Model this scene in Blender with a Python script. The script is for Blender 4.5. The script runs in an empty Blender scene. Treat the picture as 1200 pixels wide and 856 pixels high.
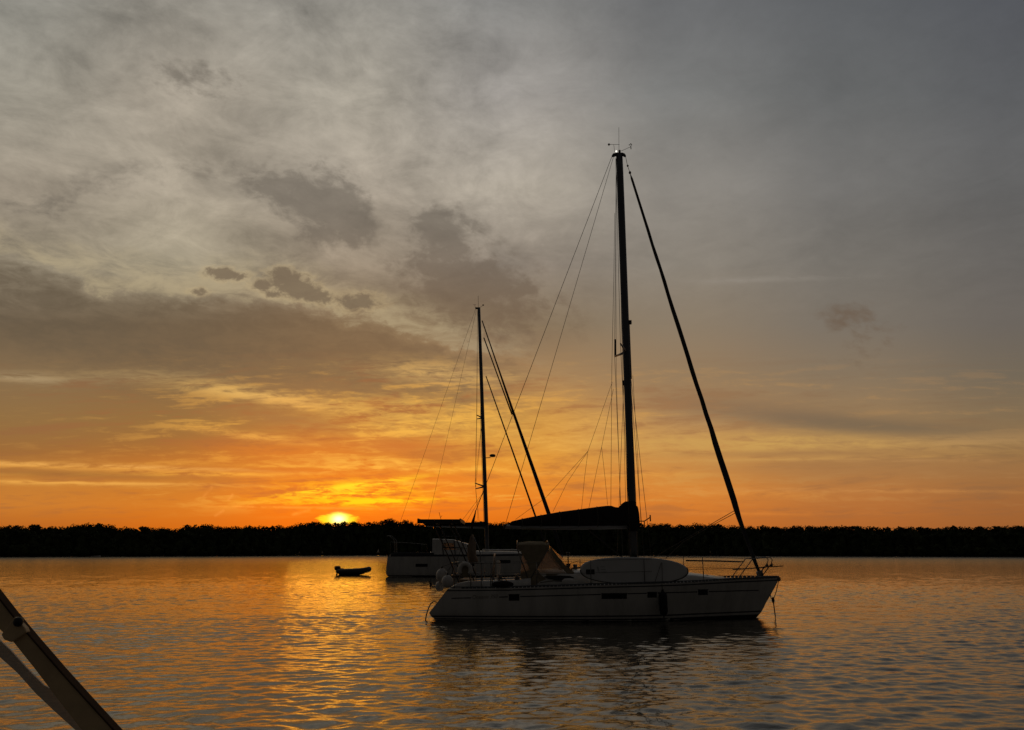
import bpy, bmesh, math, random
import numpy as np
from mathutils import Vector, Matrix, noise as mnoise

R = math.radians
C = bpy.context.scene.collection
SC = bpy.context.scene

# ---------------------------------------------------------------- camera
FPX = 873.0            # focal length in pixels of a 1200 px wide frame
CAM_H = 1.885          # eye height above the water
PITCH = math.atan(218.0 / FPX)
cam_d = bpy.data.cameras.new('camera')
cam_d.sensor_width = 36.0
cam_d.lens = FPX / 1200.0 * 36.0
cam_d.clip_start = 0.05
cam_d.clip_end = 20000.0
cam = bpy.data.objects.new('camera', cam_d)
C.objects.link(cam)
cam.location = (0, 0, CAM_H)
cam.rotation_euler = (math.pi / 2 + PITCH, 0, 0)
SC.camera = cam
SC.view_settings.view_transform = 'Standard'
SC.view_settings.look = 'None'
SC.view_settings.exposure = 0.10
SC.view_settings.gamma = 1.0
SC.view_settings.use_curve_mapping = False
SC.cycles.use_denoising = True
SC.cycles.max_bounces = 6
SC.cycles.sample_clamp_indirect = 6.0


def ray(px, py):
    x, y = (px - 600.0) / FPX, -(py - 428.0) / FPX
    return (x, math.cos(PITCH) - y * math.sin(PITCH), y * math.cos(PITCH) + math.sin(PITCH))


def W(px, py, depth):
    """point at a given distance ahead along a line of sight, in metres"""
    d = ray(px, py)
    t = depth / d[1]
    return Vector((d[0] * t, depth, CAM_H + d[2] * t))


def uphi(px, py):
    """bearing and height angle (radians) of a line of sight"""
    d = Vector(ray(px, py)).normalized()
    return math.asin(d.x), math.atan2(d.z, d.y)


# ---------------------------------------------------------------- node helper
class S:
    """a float socket with arithmetic"""
    def __init__(self, nt, s):
        self.nt, self.s = nt, s

    def _m(self, op, *a):
        n = self.nt.nodes.new('ShaderNodeMath')
        n.operation = op
        for i, v in enumerate((self,) + a):
            if isinstance(v, S):
                self.nt.links.new(v.s, n.inputs[i])
            else:
                n.inputs[i].default_value = v
        return S(self.nt, n.outputs[0])

    def __add__(self, o): return self._m('ADD', o)
    __radd__ = __add__
    def __mul__(self, o): return self._m('MULTIPLY', o)
    __rmul__ = __mul__
    def __sub__(self, o): return self._m('SUBTRACT', o)
    def __rsub__(self, o): return (self * -1.0) + o
    def __truediv__(self, o): return self._m('DIVIDE', o)
    def pow(self, o): return self._m('POWER', o)
    def exp(self): return self._m('EXPONENT')
    def sqrt(self): return self._m('SQRT')
    def asin(self): return self._m('ARCSINE')
    def atan2(self, o): return self._m('ARCTAN2', o)
    def abs(self): return self._m('ABSOLUTE')
    def max(self, o): return self._m('MAXIMUM', o)
    def min(self, o): return self._m('MINIMUM', o)

    def step(self, a, b, lo=0.0, hi=1.0, smooth=True):
        n = self.nt.nodes.new('ShaderNodeMapRange')
        n.interpolation_type = 'SMOOTHSTEP' if smooth else 'LINEAR'
        n.clamp = True
        self.nt.links.new(self.s, n.inputs['Value'])
        for k, v in (('From Min', a), ('From Max', b), ('To Min', lo), ('To Max', hi)):
            if isinstance(v, S):
                self.nt.links.new(v.s, n.inputs[k])
            else:
                n.inputs[k].default_value = v
        return S(self.nt, n.outputs['Result'])


def vec(nt, x, y, z):
    n = nt.nodes.new('ShaderNodeCombineXYZ')
    for i, v in enumerate((x, y, z)):
        if isinstance(v, S):
            nt.links.new(v.s, n.inputs[i])
        else:
            n.inputs[i].default_value = v
    return n.outputs[0]


def fbm(nt, v, scale, detail=6.0, rough=0.55, dist=0.0, lac=2.0):
    n = nt.nodes.new('ShaderNodeTexNoise')
    n.noise_dimensions = '3D'
    nt.links.new(v, n.inputs['Vector'])
    n.inputs['Scale'].default_value = scale
    n.inputs['Detail'].default_value = detail
    n.inputs['Roughness'].default_value = rough
    n.inputs['Distortion'].default_value = dist
    n.inputs['Lacunarity'].default_value = lac
    return S(nt, n.outputs[0])


def lin(c):
    out = []
    for v in c:
        v = v / 255.0
        out.append(v / 12.92 if v <= 0.04045 else ((v + 0.055) / 1.055) ** 2.4)
    return tuple(out) + (1.0,)


def mix(nt, fac, a, b, mode='MIX'):
    n = nt.nodes.new('ShaderNodeMix')
    n.data_type = 'RGBA'
    n.blend_type = mode
    n.clamp_factor = True
    for k, v in ((0, fac), (6, a), (7, b)):
        if isinstance(v, S):
            nt.links.new(v.s, n.inputs[k])
        elif isinstance(v, bpy.types.NodeSocket):
            nt.links.new(v, n.inputs[k])
        else:
            n.inputs[k].default_value = v
    return n.outputs[2]


def gain(nt, col, f):
    """multiply a colour by a float"""
    n = nt.nodes.new('ShaderNodeVectorMath')
    n.operation = 'SCALE'
    nt.links.new(col, n.inputs[0])
    if isinstance(f, S):
        nt.links.new(f.s, n.inputs['Scale'])
    else:
        n.inputs['Scale'].default_value = f
    return n.outputs[0]


def ramp(nt, fac, stops, mode='LINEAR'):
    n = nt.nodes.new('ShaderNodeValToRGB')
    n.color_ramp.interpolation = mode
    el = n.color_ramp.elements
    while len(el) > 1:
        el.remove(el[-1])
    el[0].position, el[0].color = stops[0]
    for p, c in stops[1:]:
        e = el.new(p)
        e.color = c
    nt.links.new(fac.s, n.inputs[0])
    return n.outputs[0]


def fcurve(nt, fac, pts, lo, hi):
    """piecewise linear float function of fac through a grey ramp"""
    o = ramp(nt, fac, [(p, ((v - lo) / (hi - lo),) * 3 + (1,)) for p, v in pts])
    n = nt.nodes.new('ShaderNodeSeparateColor')
    nt.links.new(o, n.inputs[0])
    return S(nt, n.outputs[0]) * (hi - lo) + lo


# ---------------------------------------------------------------- sky
SUN_U, SUN_PHI = uphi(397, 606)
sun_dir = Vector((math.tan(SUN_U), 1.0, math.tan(SUN_PHI))).normalized()
SUN_EL = math.asin(sun_dir.z)
SUN_AZ = math.atan2(sun_dir.x, sun_dir.y)

world = bpy.data.worlds.new('World')
SC.world = world
world.use_nodes = True
nt = world.node_tree
nt.nodes.clear()
tc = nt.nodes.new('ShaderNodeTexCoord')
sep = nt.nodes.new('ShaderNodeSeparateXYZ')
nt.links.new(tc.outputs['Generated'], sep.inputs[0])
dx, dy, dz0 = (S(nt, sep.outputs[i]) for i in range(3))
dz = dz0.abs()
u = dx.min(0.9999).max(-0.9999).asin()         # bearing off the northward meridian
phi = dz.atan2(dy)                             # height angle, 0 at the horizon ahead, pi behind
UM = R(50)
un = (u + UM) * (1.0 / (2 * UM))


def upos(px, py):
    return min(1.0, max(0.0, (uphi(px, py)[0] + UM) / (2 * UM)))


COLS = (0, 200, 400, 600, 800, 1000, 1200)
ROWS = [
    (616, [(180, 98, 32), (196, 98, 22), (218, 92, 8), (208, 100, 20), (192, 104, 36), (170, 98, 44), (152, 92, 46)]),
    (592, [(192, 116, 44), (198, 112, 34), (224, 100, 10), (220, 116, 28), (204, 118, 44), (174, 106, 52), (154, 97, 52)]),
    (560, [(182, 116, 48), (184, 112, 40), (214, 104, 16), (218, 132, 38), (204, 130, 54), (174, 115, 60), (150, 102, 58)]),
    (530, [(146, 98, 50), (150, 96, 44), (196, 104, 26), (214, 144, 50), (194, 140, 72), (172, 128, 74), (144, 108, 66)]),
    (490, [(136, 102, 60), (136, 98, 54), (172, 112, 50), (196, 138, 60), (164, 124, 80), (146, 116, 80), (126, 104, 76)]),
    (440, [(124, 100, 70), (120, 94, 64), (130, 98, 64), (160, 124, 82), (142, 116, 86), (128, 110, 88), (110, 98, 82)]),
    (380, [(106, 90, 70), (110, 92, 70), (124, 102, 76), (128, 110, 86), (132, 117, 98), (116, 107, 96), (102, 95, 88)]),
    (310, [(139, 128, 109), (151, 141, 120), (141, 127, 109), (131, 120, 108), (132, 124, 113), (112, 107, 100), (100, 96, 92)]),
    (220, [(151, 140, 124), (153, 143, 127), (153, 143, 129), (169, 160, 146), (133, 128, 121), (108, 106, 103), (95, 94, 93)]),
    (110, [(149, 143, 130), (155, 146, 132), (159, 152, 139), (151, 146, 140), (117, 117, 115), (98, 99, 99), (88, 89, 91)]),
    (-20, [(138, 136, 128), (140, 136, 127), (138, 135, 128), (119, 119, 117), (102, 103, 105), (87, 89, 92), (79, 81, 86)]),
]
grid = None
prev_phi = None
for py, cols in ROWS:
    row = ramp(nt, un, [(upos(px, py), lin(c)) for px, c in zip(COLS, cols)], 'EASE')
    ph = uphi(600, py)[1]
    grid = row if grid is None else mix(nt, phi.step(prev_phi, ph, smooth=False), grid, row)
    prev_phi = ph
# overhead and behind the viewer the dusk sky is dim and bluish
grid = mix(nt, phi.step(prev_phi, R(75)), grid, lin((62, 62, 63)))
grid = mix(nt, phi.step(R(75), R(140)), grid, lin((41, 38, 36)))
side = u.abs().step(R(36), R(80))
grid = mix(nt, side, grid, lin((58, 53, 50)))

D2 = 180 / math.pi



# coordinates: the underside of a flat cloud deck, and streak space near the horizon
h = dz + 0.10
deck = vec(nt, dx / h, dy / h, 0.0)
streak = vec(nt, u * 5.0 + phi * 2.2, phi * 42.0 - u * 3.0, 0.0)
streak2 = vec(nt, u * 13.0 + phi * 6.0, phi * 135.0 - u * 5.0, 3.7)
puffv = vec(nt, u * 15.0 + phi * 3.0, phi * 20.0, 1.3)

# how low in the sky
ph = lambda py: uphi(600, py)[1]
low = phi.step(ph(470), ph(380), 1.0, 0.0)          # 1 in the streaky zone
top = phi.step(ph(420), ph(300))                    # 1 in the smooth upper deck
west = u.step(R(14), R(-8))                         # 1 towards the left where the deck is textured

n_big = fbm(nt, deck, 2.1, 8, 0.58, 0.8)
n_mid = fbm(nt, deck, 7.0, 9, 0.68, 0.5)
n_puff = fbm(nt, puffv, 1.0, 9, 0.60, 0.25)
n_fine = fbm(nt, puffv, 3.1, 7, 0.62, 0.3)

col = grid
# mottled upper deck
mott = (n_big - 0.5) * 1.5 + (n_mid - 0.5) * 1.15 + (n_fine - 0.5) * 0.35
col = gain(nt, col, (mott * top * (west * 0.72 + 0.28)) * 0.9 + 1.0)


# a long bank of grey stratus, with a torn upper edge, sloping down to the right
EDGE = [(-40, 300), (0, 306), (60, 326), (130, 347), (200, 354), (280, 356), (320, 352), (360, 362), (400, 376), (460, 392),
        (520, 404), (580, 414), (660, 440), (760, 470), (1300, 520)]
edge = fcurve(nt, un, [(upos(px, py), uphi(px, py)[1]) for px, py in EDGE], 0.0, 0.5)
torn = (n_puff - 0.5) * 0.075 + (n_fine - 0.5) * 0.040
below = edge - phi + torn
uleft = u.step(uphi(560, 400)[0], uphi(660, 400)[0], 1.0, 0.0)
bank = below.step(-0.004, 0.012) * below.step(0.055, 0.15, 1.0, 0.0) * uleft
bright = (below * -1.0).step(0.0, 0.012) * (below * -1.0).step(0.02, 0.075, 1.0, 0.0) * uleft
col = mix(nt, bright * (n_mid.step(0.3, 0.62)) * 0.55, col, lin((176, 160, 126)))
bank = bank * (n_mid.step(0.60, 0.38) * 0.30 + n_fine.step(0.58, 0.40) * 0.14 + 0.56)
col = mix(nt, bank * 0.78, col, mix(nt, u.step(uphi(80, 380)[0], uphi(480, 380)[0]), lin((90, 78, 62)), lin((106, 84, 62))))

# separate darker puffs: centre, half widths, strength
PUFFS = [(372, 238, 42, 38, 1.05), (330, 220, 30, 18, .5), (404, 262, 28, 24, .8), (526, 296, 40, 42, .95), (508, 262, 22, 12, .6), (556, 345, 52, 38, .80), (470, 330, 40, 22, .4),
         (242, 108, 44, 26, .55), (180, 80, 60, 24, .3), (34, 250, 50, 22, .62), (620, 370, 70, 42, .5), (1006, 392, 36, 32, .60),
         (985, 372, 20, 12, .5), (150, 215, 100, 24, .32), (230, 190, 70, 16, .25)]
acc = None
for px, py, sx, sy, a in PUFFS:
    pu, pp = uphi(px, py)
    g = (((u - pu) * (FPX / sx)).pow(2.0) + ((phi - pp) * (FPX * 0.95 / sy)).pow(2.0)) * -0.7
    g = g.exp() * a
    acc = g if acc is None else acc + g
pm = acc + (n_puff - 0.5) * 2.6 + (n_fine - 0.5) * 1.8
puff = pm.step(0.22, 1.10) * acc.step(0.04, 0.5)
warm = phi.step(ph(400), ph(240))
pcol = mix(nt, warm, lin((100, 80, 62)), lin((96, 89, 80)))
col = mix(nt, puff * 0.66, col, pcol)
# a few small, well cut scraps of cumulus over the bank
n_cut = fbm(nt, vec(nt, u * 62.0, phi * 84.0, 5.2), 1.0, 7, 0.66, 0.3)
acc2 = None
for px, py, sx, sy, a in [(338, 329, 20, 9, 1.1), (352, 341, 17, 8, 1.1), (372, 349, 13, 6, 1.0), (421, 354, 22, 9, 1.2), (252, 320, 11, 6, .95), (272, 323, 13, 6, .9), (304, 335, 9, 5, 1.1), (233, 342, 10, 4, .85), (328, 318, 12, 5, .8), (318, 346, 7, 3, .7)]:
    pu, pp = uphi(px, py)
    g = (((u - pu) * (FPX / sx)).pow(2.0) + ((phi - pp) * (FPX * 0.95 / sy)).pow(2.0)) * -0.7
    g = g.exp() * a
    acc2 = g if acc2 is None else acc2 + g
pm2 = acc2 + (n_cut - 0.5) * 2.8
glow2 = pm2.step(-0.1, 0.4) * acc2.step(0.02, 0.3)
col = mix(nt, glow2 * 0.22, col, lin((190, 166, 122)))
col = mix(nt, pm2.step(0.26, 1.0) * acc2.step(0.06, 0.5) * 0.80, col, lin((104, 90, 74)))

# streaky low sky, lit from below by the sun
s1 = fbm(nt, streak, 1.0, 8, 0.60, 0.5)
s2 = fbm(nt, streak2, 1.0, 7, 0.60, 0.4)
s3 = fbm(nt, vec(nt, u * 30.0 - phi * 14.0, phi * 120.0 + u * 9.0, 8.1), 1.0, 7, 0.66, 0.6)
su, sp = uphi(430, 545)
near = ((((u - su) * (FPX / 330.0)).pow(2.0) + ((phi - sp) * (FPX / 130.0)).pow(2.0)) * -0.8).exp()
lowm = phi.step(ph(620), ph(590)) * phi.step(ph(400), ph(465), 0.0, 1.0)
lit = (s1 * 0.46 + s2 * 0.26 + s3 * 0.28).step(0.505, 0.605)
dark = (s1 * 0.62 + s2 * 0.18 + s3 * 0.2).step(0.50, 0.39)
golden = mix(nt, near, lin((176, 132, 82)), lin((248, 178, 62)))
plain = u.step(uphi(60, 500)[0], uphi(330, 500)[0], 0.35, 1.0)
col = mix(nt, lit * lowm * (near * 0.52 + 0.20) * plain * phi.step(ph(612), ph(575), 0.25, 1.0), col, golden)
col = mix(nt, dark * lowm * (near * 0.42 + 0.26), col, mix(nt, near, lin((116, 90, 66)), lin((168, 88, 38))))

# brighter torn patches lit from below: centre, half widths, tilt, strength, colour
LIT = [(290, 461, 62, 7, -0.16, .80, (214, 168, 92)), (345, 472, 40, 6, -0.12, .5, (220, 160, 80)),
       (300, 512, 46, 4, -0.14, .7, (232, 164, 70)), (30, 443, 34, 5, -0.1, .55, (170, 148, 112)),
       (150, 441, 60, 7, 0.0, .45, (160, 134, 92)), (520, 437, 70, 11, -0.06, .55, (214, 170, 100)),
       (450, 478, 60, 16, 0.0, .42, (236, 178, 80)), (520, 500, 110, 20, 0.0, .42, (232, 176, 74)),
       (410, 540, 70, 6, -0.05, .7, (244, 184, 70)), (70, 547, 110, 3.5, -0.05, .75, (216, 152, 68)),
       (190, 552, 90, 3, -0.05, .6, (220, 150, 60)), (60, 566, 120, 3, -0.03, .55, (210, 148, 66)), (900, 520, 150, 10, 0.0, .62, (196, 154, 82)),
       (1150, 517, 70, 9, 0.0, .4, (176, 136, 88)), (860, 492, 60, 8, 0.05, .25, (170, 136, 92)), (690, 500, 60, 16, 0, .3, (214, 162, 84)),
       (860, 578, 90, 5, -0.04, .4, (214, 140, 62)), (110, 546, 150, 1.8, -0.035, .75, (226, 166, 84)), (90, 566, 150, 1.5, -0.02, .7, (226, 160, 72)), (230, 556, 110, 1.6, 0.0, .8, (244, 172, 60)), (420, 548, 110, 1.7, -0.02, .7, (252, 190, 70)),
       (1000, 575, 110, 2.2, -0.01, .45, (200, 138, 74)), (1090, 540, 90, 1.6, 0.0, .4, (184, 138, 86)), (930, 538, 120, 1.8, 0.02, .5, (206, 158, 84)), (700, 556, 90, 2.5, 0.0, .5, (236, 166, 70)), (840, 602, 120, 2, 0.0, .35, (216, 130, 54)), (500, 566, 80, 1.6, -0.03, .6, (252, 180, 60)), (900, 327, 70, 3, 0.03, .24, (146, 138, 128)), (860, 330, 30, 2.2, 0.04, .2, (150, 142, 132))]
for px, py, sx, sy, tilt, a, c in LIT:
    pu, pp = uphi(px, py)
    du = (u - pu) * (FPX / sx)
    dv = ((phi - pp) - (u - pu) * tilt) * (FPX / sy)
    g = ((du.pow(2.0) + dv.pow(2.0)) * -0.7).exp()
    col = mix(nt, g * (s2 * 0.35 + s1 * 0.25 + s3 * 0.40).step(0.40, 0.57) * a * 1.15, col, lin(c))
DARKBAND = [(950, 491, 80, 9, -0.10, .75, (116, 97, 76)), (1040, 501, 90, 8, -0.06, .75, (112, 95, 74)), (870, 478, 80, 12, -0.08, .45, (122, 98, 76)), (1010, 549, 170, 13, 0.0, .55, (152, 109, 68)), (950, 531, 110, 3, 0.02, .5, (150, 108, 68)),
            (470, 524, 60, 8, -0.05, .85, (186, 98, 38)), (330, 490, 60, 8, -0.14, .7, (150, 100, 56)), (380, 453, 70, 8, -0.08, .6, (128, 96, 64)), (330, 530, 70, 10, -0.06, .6, (204, 106, 30)), (460, 560, 70, 4, -0.03, .6, (214, 100, 20)), (90, 556, 90, 4, -0.04, .7, (142, 92, 48)), (490, 560, 90, 6, -0.02, .45, (214, 112, 30)),
            (600, 398, 60, 26, 0, .4, (112, 92, 76)), (300, 545, 130, 12, -.05, .4, (200, 104, 26))]
for px, py, sx, sy, tilt, a, c in DARKBAND:
    pu, pp = uphi(px, py)
    du = (u - pu) * (FPX / sx)
    dv = ((phi - pp) - (u - pu) * tilt) * (FPX / sy)
    g = ((du.pow(2.0) + dv.pow(2.0)) * -0.7).exp()
    col = mix(nt, g * (s1 * 0.6 + s3 * 0.4).step(0.30, 0.50) * a, col, lin(c))

# the knot of burning cloud straight over the sun
for px, py, sx, sy, tilt, a, c in [(412, 580, 58, 13, 0.0, 1.1, (255, 196, 4)), (405, 571, 60, 3, .14, 1.2, (255, 220, 30)), (432, 588, 56, 3, 0.02, 1.3, (255, 224, 10)), (420, 579, 48, 2.2, 0.10, 1.2, (255, 222, 24)),
                                   (380, 578, 50, 3, 0.16, .7, (255, 206, 40))]:
    pu, pp = uphi(px, py)
    du = (u - pu) * (FPX / sx)
    dv = ((phi - pp) - (u - pu) * tilt) * (FPX / sy)
    g = ((du.pow(2.0) + dv.pow(2.0)) * -0.8).exp()
    col = mix(nt, g * (s2 * 0.4 + s1 * 0.2 + s3 * 0.4).step(0.43, 0.55) * a, col, lin(c))

# vapour trails
for (x0, y0, x1, y1, w, a, c) in [(220, 593, 520, 598, 1.2, .55, (250, 160, 60)), (250, 606, 264, 597, 1.4, .5, (236, 150, 66)), (236, 585, 250, 569, 1.4, .4, (236, 150, 66)),
                                  (340, 604, 366, 597, 1.6, .55, (250, 160, 60)), (266, 588, 274, 578, 1.2, .4, (236, 150, 66))]:
    a0, b0 = uphi(x0, y0)
    a1, b1 = uphi(x1, y1)
    L = math.hypot(a1 - a0, b1 - b0)
    ex, ey = (a1 - a0) / L, (b1 - b0) / L
    along = (u - a0) * ex + (phi - b0) * ey
    across = ((phi - b0) * ex - (u - a0) * ey) * (FPX / w)
    m = (across.pow(2.0) * -0.8).exp() * along.step(0, L * .2) * along.step(L * .8, L, 1.0, 0.0)
    col = mix(nt, m * a * n_fine.step(0.3, 0.6), col, lin(c))

# the sun itself, veiled, half behind the trees
du = (u - SUN_U) * FPX
dv = (phi - SUN_PHI) * FPX
rag = (s3 - 0.5) * 2.6 + (s2 - 0.5) * 1.0
g1 = (((du * (1 / 21.0)).pow(2.0) + ((dv + 2.5) * (1 / 7.0)).pow(2.0)) + rag).step(1.25, 0.45)
g2 = (((du * (1 / 6.5)).pow(2.0) + ((dv + 2.5) * (1 / 4.4)).pow(2.0)) * -0.9).exp()
g3 = (((du * (1 / 120.0)).pow(2.0) + (dv * (1 / 34.0)).pow(2.0)) * -0.9).exp()
col = mix(nt, g3 * 0.40, col, lin((244, 108, 4)))
col = mix(nt, g1, col, (1.10, 0.66, 0.012, 1))
col = mix(nt, g2, col, (2.6, 2.2, 0.8, 1))

# the clear-air part of the sky: a low sun in a physical sky, faint behind the cloud
sky = nt.nodes.new('ShaderNodeTexSky')
sky.sky_type = 'NISHITA'
sky.sun_disc = False
sky.sun_elevation = SUN_EL
sky.sun_rotation = SUN_AZ
sky.dust_density = 3.0
bg_air = nt.nodes.new('ShaderNodeBackground')
nt.links.new(sky.outputs[0], bg_air.inputs[0])
bg_air.inputs[1].default_value = 0.004
bg_cloud = nt.nodes.new('ShaderNodeBackground')
nt.links.new(col, bg_cloud.inputs[0])
bg_cloud.inputs[1].default_value = 1.0
add = nt.nodes.new('ShaderNodeAddShader')
nt.links.new(bg_cloud.outputs[0], add.inputs[0])
nt.links.new(bg_air.outputs[0], add.inputs[1])
wo = nt.nodes.new('ShaderNodeOutputWorld')
nt.links.new(add.outputs[0], wo.inputs[0])
try:
    world.cycles.sampling_method = 'MANUAL'
    world.cycles.sample_map_resolution = 1024
except Exception:
    pass

# ---------------------------------------------------------------- sun lamp
sun_d = bpy.data.lights.new('sun', 'SUN')
sun_d.energy = 0.015
sun_d.angle = R(7)
sun_d.color = (1.0, 0.42, 0.05)
sun = bpy.data.objects.new('sun', sun_d)
C.objects.link(sun)
sun.rotation_euler = (-sun_dir).to_track_quat('-Z', 'Y').to_euler()

# ---------------------------------------------------------------- mesh helper
class MB:
    """collects geometry in world coordinates, then links it as one mesh object"""
    def __init__(self):
        self.v, self.f, self.sm = [], [], []

    def add(self, vs, fs, smooth=False):
        b = len(self.v)
        self.v += [tuple(p) for p in vs]
        self.f += [tuple(b + i for i in q) for q in fs]
        self.sm += [smooth] * len(fs)
        return self

    def box(self, c, sx, sy, sz, rot=None):
        c = Vector(c)
        pts = []
        for i in (-1, 1):
            for j in (-1, 1):
                for k in (-1, 1):
                    p = Vector((i * sx / 2, j * sy / 2, k * sz / 2))
                    if rot is not None:
                        p = rot @ p
                    pts.append(c + p)
        return self.add(pts, [(0, 1, 3, 2), (4, 6, 7, 5), (0, 4, 5, 1), (2, 3, 7, 6), (0, 2, 6, 4), (1, 5, 7, 3)])

    def tube(self, path, r, n=8, ry=None, cap=True, closed=False):
        """round (or oval, ry along the second axis) tube along a path; r a number or one per point"""
        P = [Vector(p) for p in path]
        m = len(P)
        rr = r if isinstance(r, (list, tuple)) else [r] * m
        r2 = ry if isinstance(ry, (list, tuple)) else [ry] * m
        vs, fs = [], []
        up = None
        for i in range(m):
            if closed:
                t = (P[(i + 1) % m] - P[i - 1]).normalized()
            else:
                t = (P[min(i + 1, m - 1)] - P[max(i - 1, 0)]).normalized()
            if up is None:
                a = Vector((0, 1, 0)) if abs(t.y) < 0.9 else Vector((1, 0, 0))
                up = (a - t * a.dot(t)).normalized()
            else:
                up = (up - t * up.dot(t)).normalized()
            si = t.cross(up)
            for k in range(n):
                an = 2 * math.pi * k / n
                vs.append(P[i] + si * (math.cos(an) * rr[i]) + up * (math.sin(an) * (rr[i] if r2[i] is None else r2[i])))
        for i in range(m if closed else m - 1):
            for k in range(n):
                a, b = i * n + k, i * n + (k + 1) % n
                c, d = ((i + 1) % m) * n + (k + 1) % n, ((i + 1) % m) * n + k
                fs.append((a, b, c, d))
        self.add(vs, fs, True)
        if cap and not closed:
            self.add([], [])
            b = len(self.v) - len(vs)
            self.f.append(tuple(b + k for k in range(n - 1, -1, -1)))
            self.f.append(tuple(b + (m - 1) * n + k for k in range(n)))
            self.sm += [False, False]
        return self

    def loft(self, rings, closed=True, caps=True, smooth=True):
        n = len(rings[0])
        vs = [p for ring in rings for p in ring]
        fs = []
        for i in range(len(rings) - 1):
            for k in range(n if closed else n - 1):
                a, b = i * n + k, i * n + (k + 1) % n
                fs.append((a, b, b + n, a + n))
        self.add(vs, fs, smooth)
        if caps:
            b = len(self.v) - len(vs)
            self.f.append(tuple(b + k for k in range(n - 1, -1, -1)))
            self.f.append(tuple(b + (len(rings) - 1) * n + k for k in range(n)))
            self.sm += [False, False]
        return self

    def ball(self, c, rx, ry=None, rz=None, nu=16, nv=10, rot=None):
        ry = rx if ry is None else ry
        rz = rx if rz is None else rz
        c = Vector(c)
        rings = []
        for j in range(nv + 1):
            th = math.pi * (j + 0.02 * (j == 0) - 0.02 * (j == nv)) / nv
            ring = []
            for i in range(nu):
                an = 2 * math.pi * i / nu
                p = Vector((rx * math.sin(th) * math.cos(an), ry * math.sin(th) * math.sin(an), rz * math.cos(th)))
                ring.append(c + (rot @ p if rot is not None else p))
            rings.append(ring)
        return self.loft(rings)

    def prism(self, poly, off):
        """a flat polygon given thickness along the vector off"""
        n = len(poly)
        off = Vector(off)
        A = [Vector(p) for p in poly]
        vs = A + [p + off for p in A]
        fs = [tuple(range(n - 1, -1, -1)), tuple(range(n, 2 * n))]
        fs += [(i, (i + 1) % n, n + (i + 1) % n, n + i) for i in range(n)]
        return self.add(vs, fs)

    def build(self, name, mat, parent=None, bevel=0.0, normals=True):
        base = Vector((0, 0, 0))
        if parent is not None:
            r = parent
            while r.parent is not None:
                r = r.parent
            base = Vector(r.location)
        me = bpy.data.meshes.new(name)
        me.from_pydata([tuple(Vector(p) - base) for p in self.v], [], self.f)
        me.polygons.foreach_set('use_smooth', self.sm)
        if normals:
            bm = bmesh.new()
            bm.from_mesh(me)
            bmesh.ops.recalc_face_normals(bm, faces=bm.faces)
            bm.to_mesh(me)
            bm.free()
        me.materials.append(mat)
        me.update()
        o = bpy.data.objects.new(name, me)
        C.objects.link(o)
        if parent is not None:
            o.parent = parent
        if bevel:
            m = o.modifiers.new('bevel', 'BEVEL')
            m.width = bevel
            m.segments = 2
            m.limit_method = 'ANGLE'
        return o


def tag(o, label=None, cat=None, group=None, kind=None):
    for k, v in (('label', label), ('category', cat), ('group', group), ('kind', kind)):
        if v:
            o[k] = v
    return o


def empty(name, loc, label, cat, group=None):
    o = bpy.data.objects.new(name, None)
    C.objects.link(o)
    o.location = loc
    o.empty_display_size = 0.3
    return tag(o, label, cat, group)


def mat(name, col, rough=0.5, metal=0.0, var=0.12, scale=6.0, bump=0.0, spec=0.5, trans=0.0, stretch=(1, 1, 1), ior=1.45):
    m = bpy.data.materials.new(name)
    m.use_nodes = True
    t = m.node_tree
    b = t.nodes['Principled BSDF']
    tcn = t.nodes.new('ShaderNodeTexCoord')
    mp = t.nodes.new('ShaderNodeMapping')
    mp.inputs['Scale'].default_value = stretch
    t.links.new(tcn.outputs['Object'], mp.inputs[0])
    n = fbm(t, mp.outputs[0], scale, 6, 0.6)
    c0 = tuple(max(0, v * (1 - var)) for v in col) + (1,)
    c1 = tuple(min(1, v * (1 + var)) for v in col) + (1,)
    t.links.new(mix(t, n.step(0.3, 0.7), c0, c1), b.inputs['Base Color'])
    b.inputs['Roughness'].default_value = rough
    t.links.new((n * 0.3 + (rough - 0.15)).max(0.02).s, b.inputs['Roughness'])
    b.inputs['Metallic'].default_value = metal
    b.inputs['Specular IOR Level'].default_value = spec
    b.inputs['Transmission Weight'].default_value = trans
    b.inputs['IOR'].default_value = ior
    if bump:
        n2 = fbm(t, mp.outputs[0], scale * 5, 5, 0.6)
        bn = t.nodes.new('ShaderNodeBump')
        bn.inputs['Strength'].default_value = bump
        bn.inputs['Distance'].default_value = 0.02
        t.links.new(n2.s, bn.inputs['Height'])
        t.links.new(bn.outputs[0], b.inputs['Normal'])
    return m


# ---------------------------------------------------------------- water
WAVE = 0.60


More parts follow.
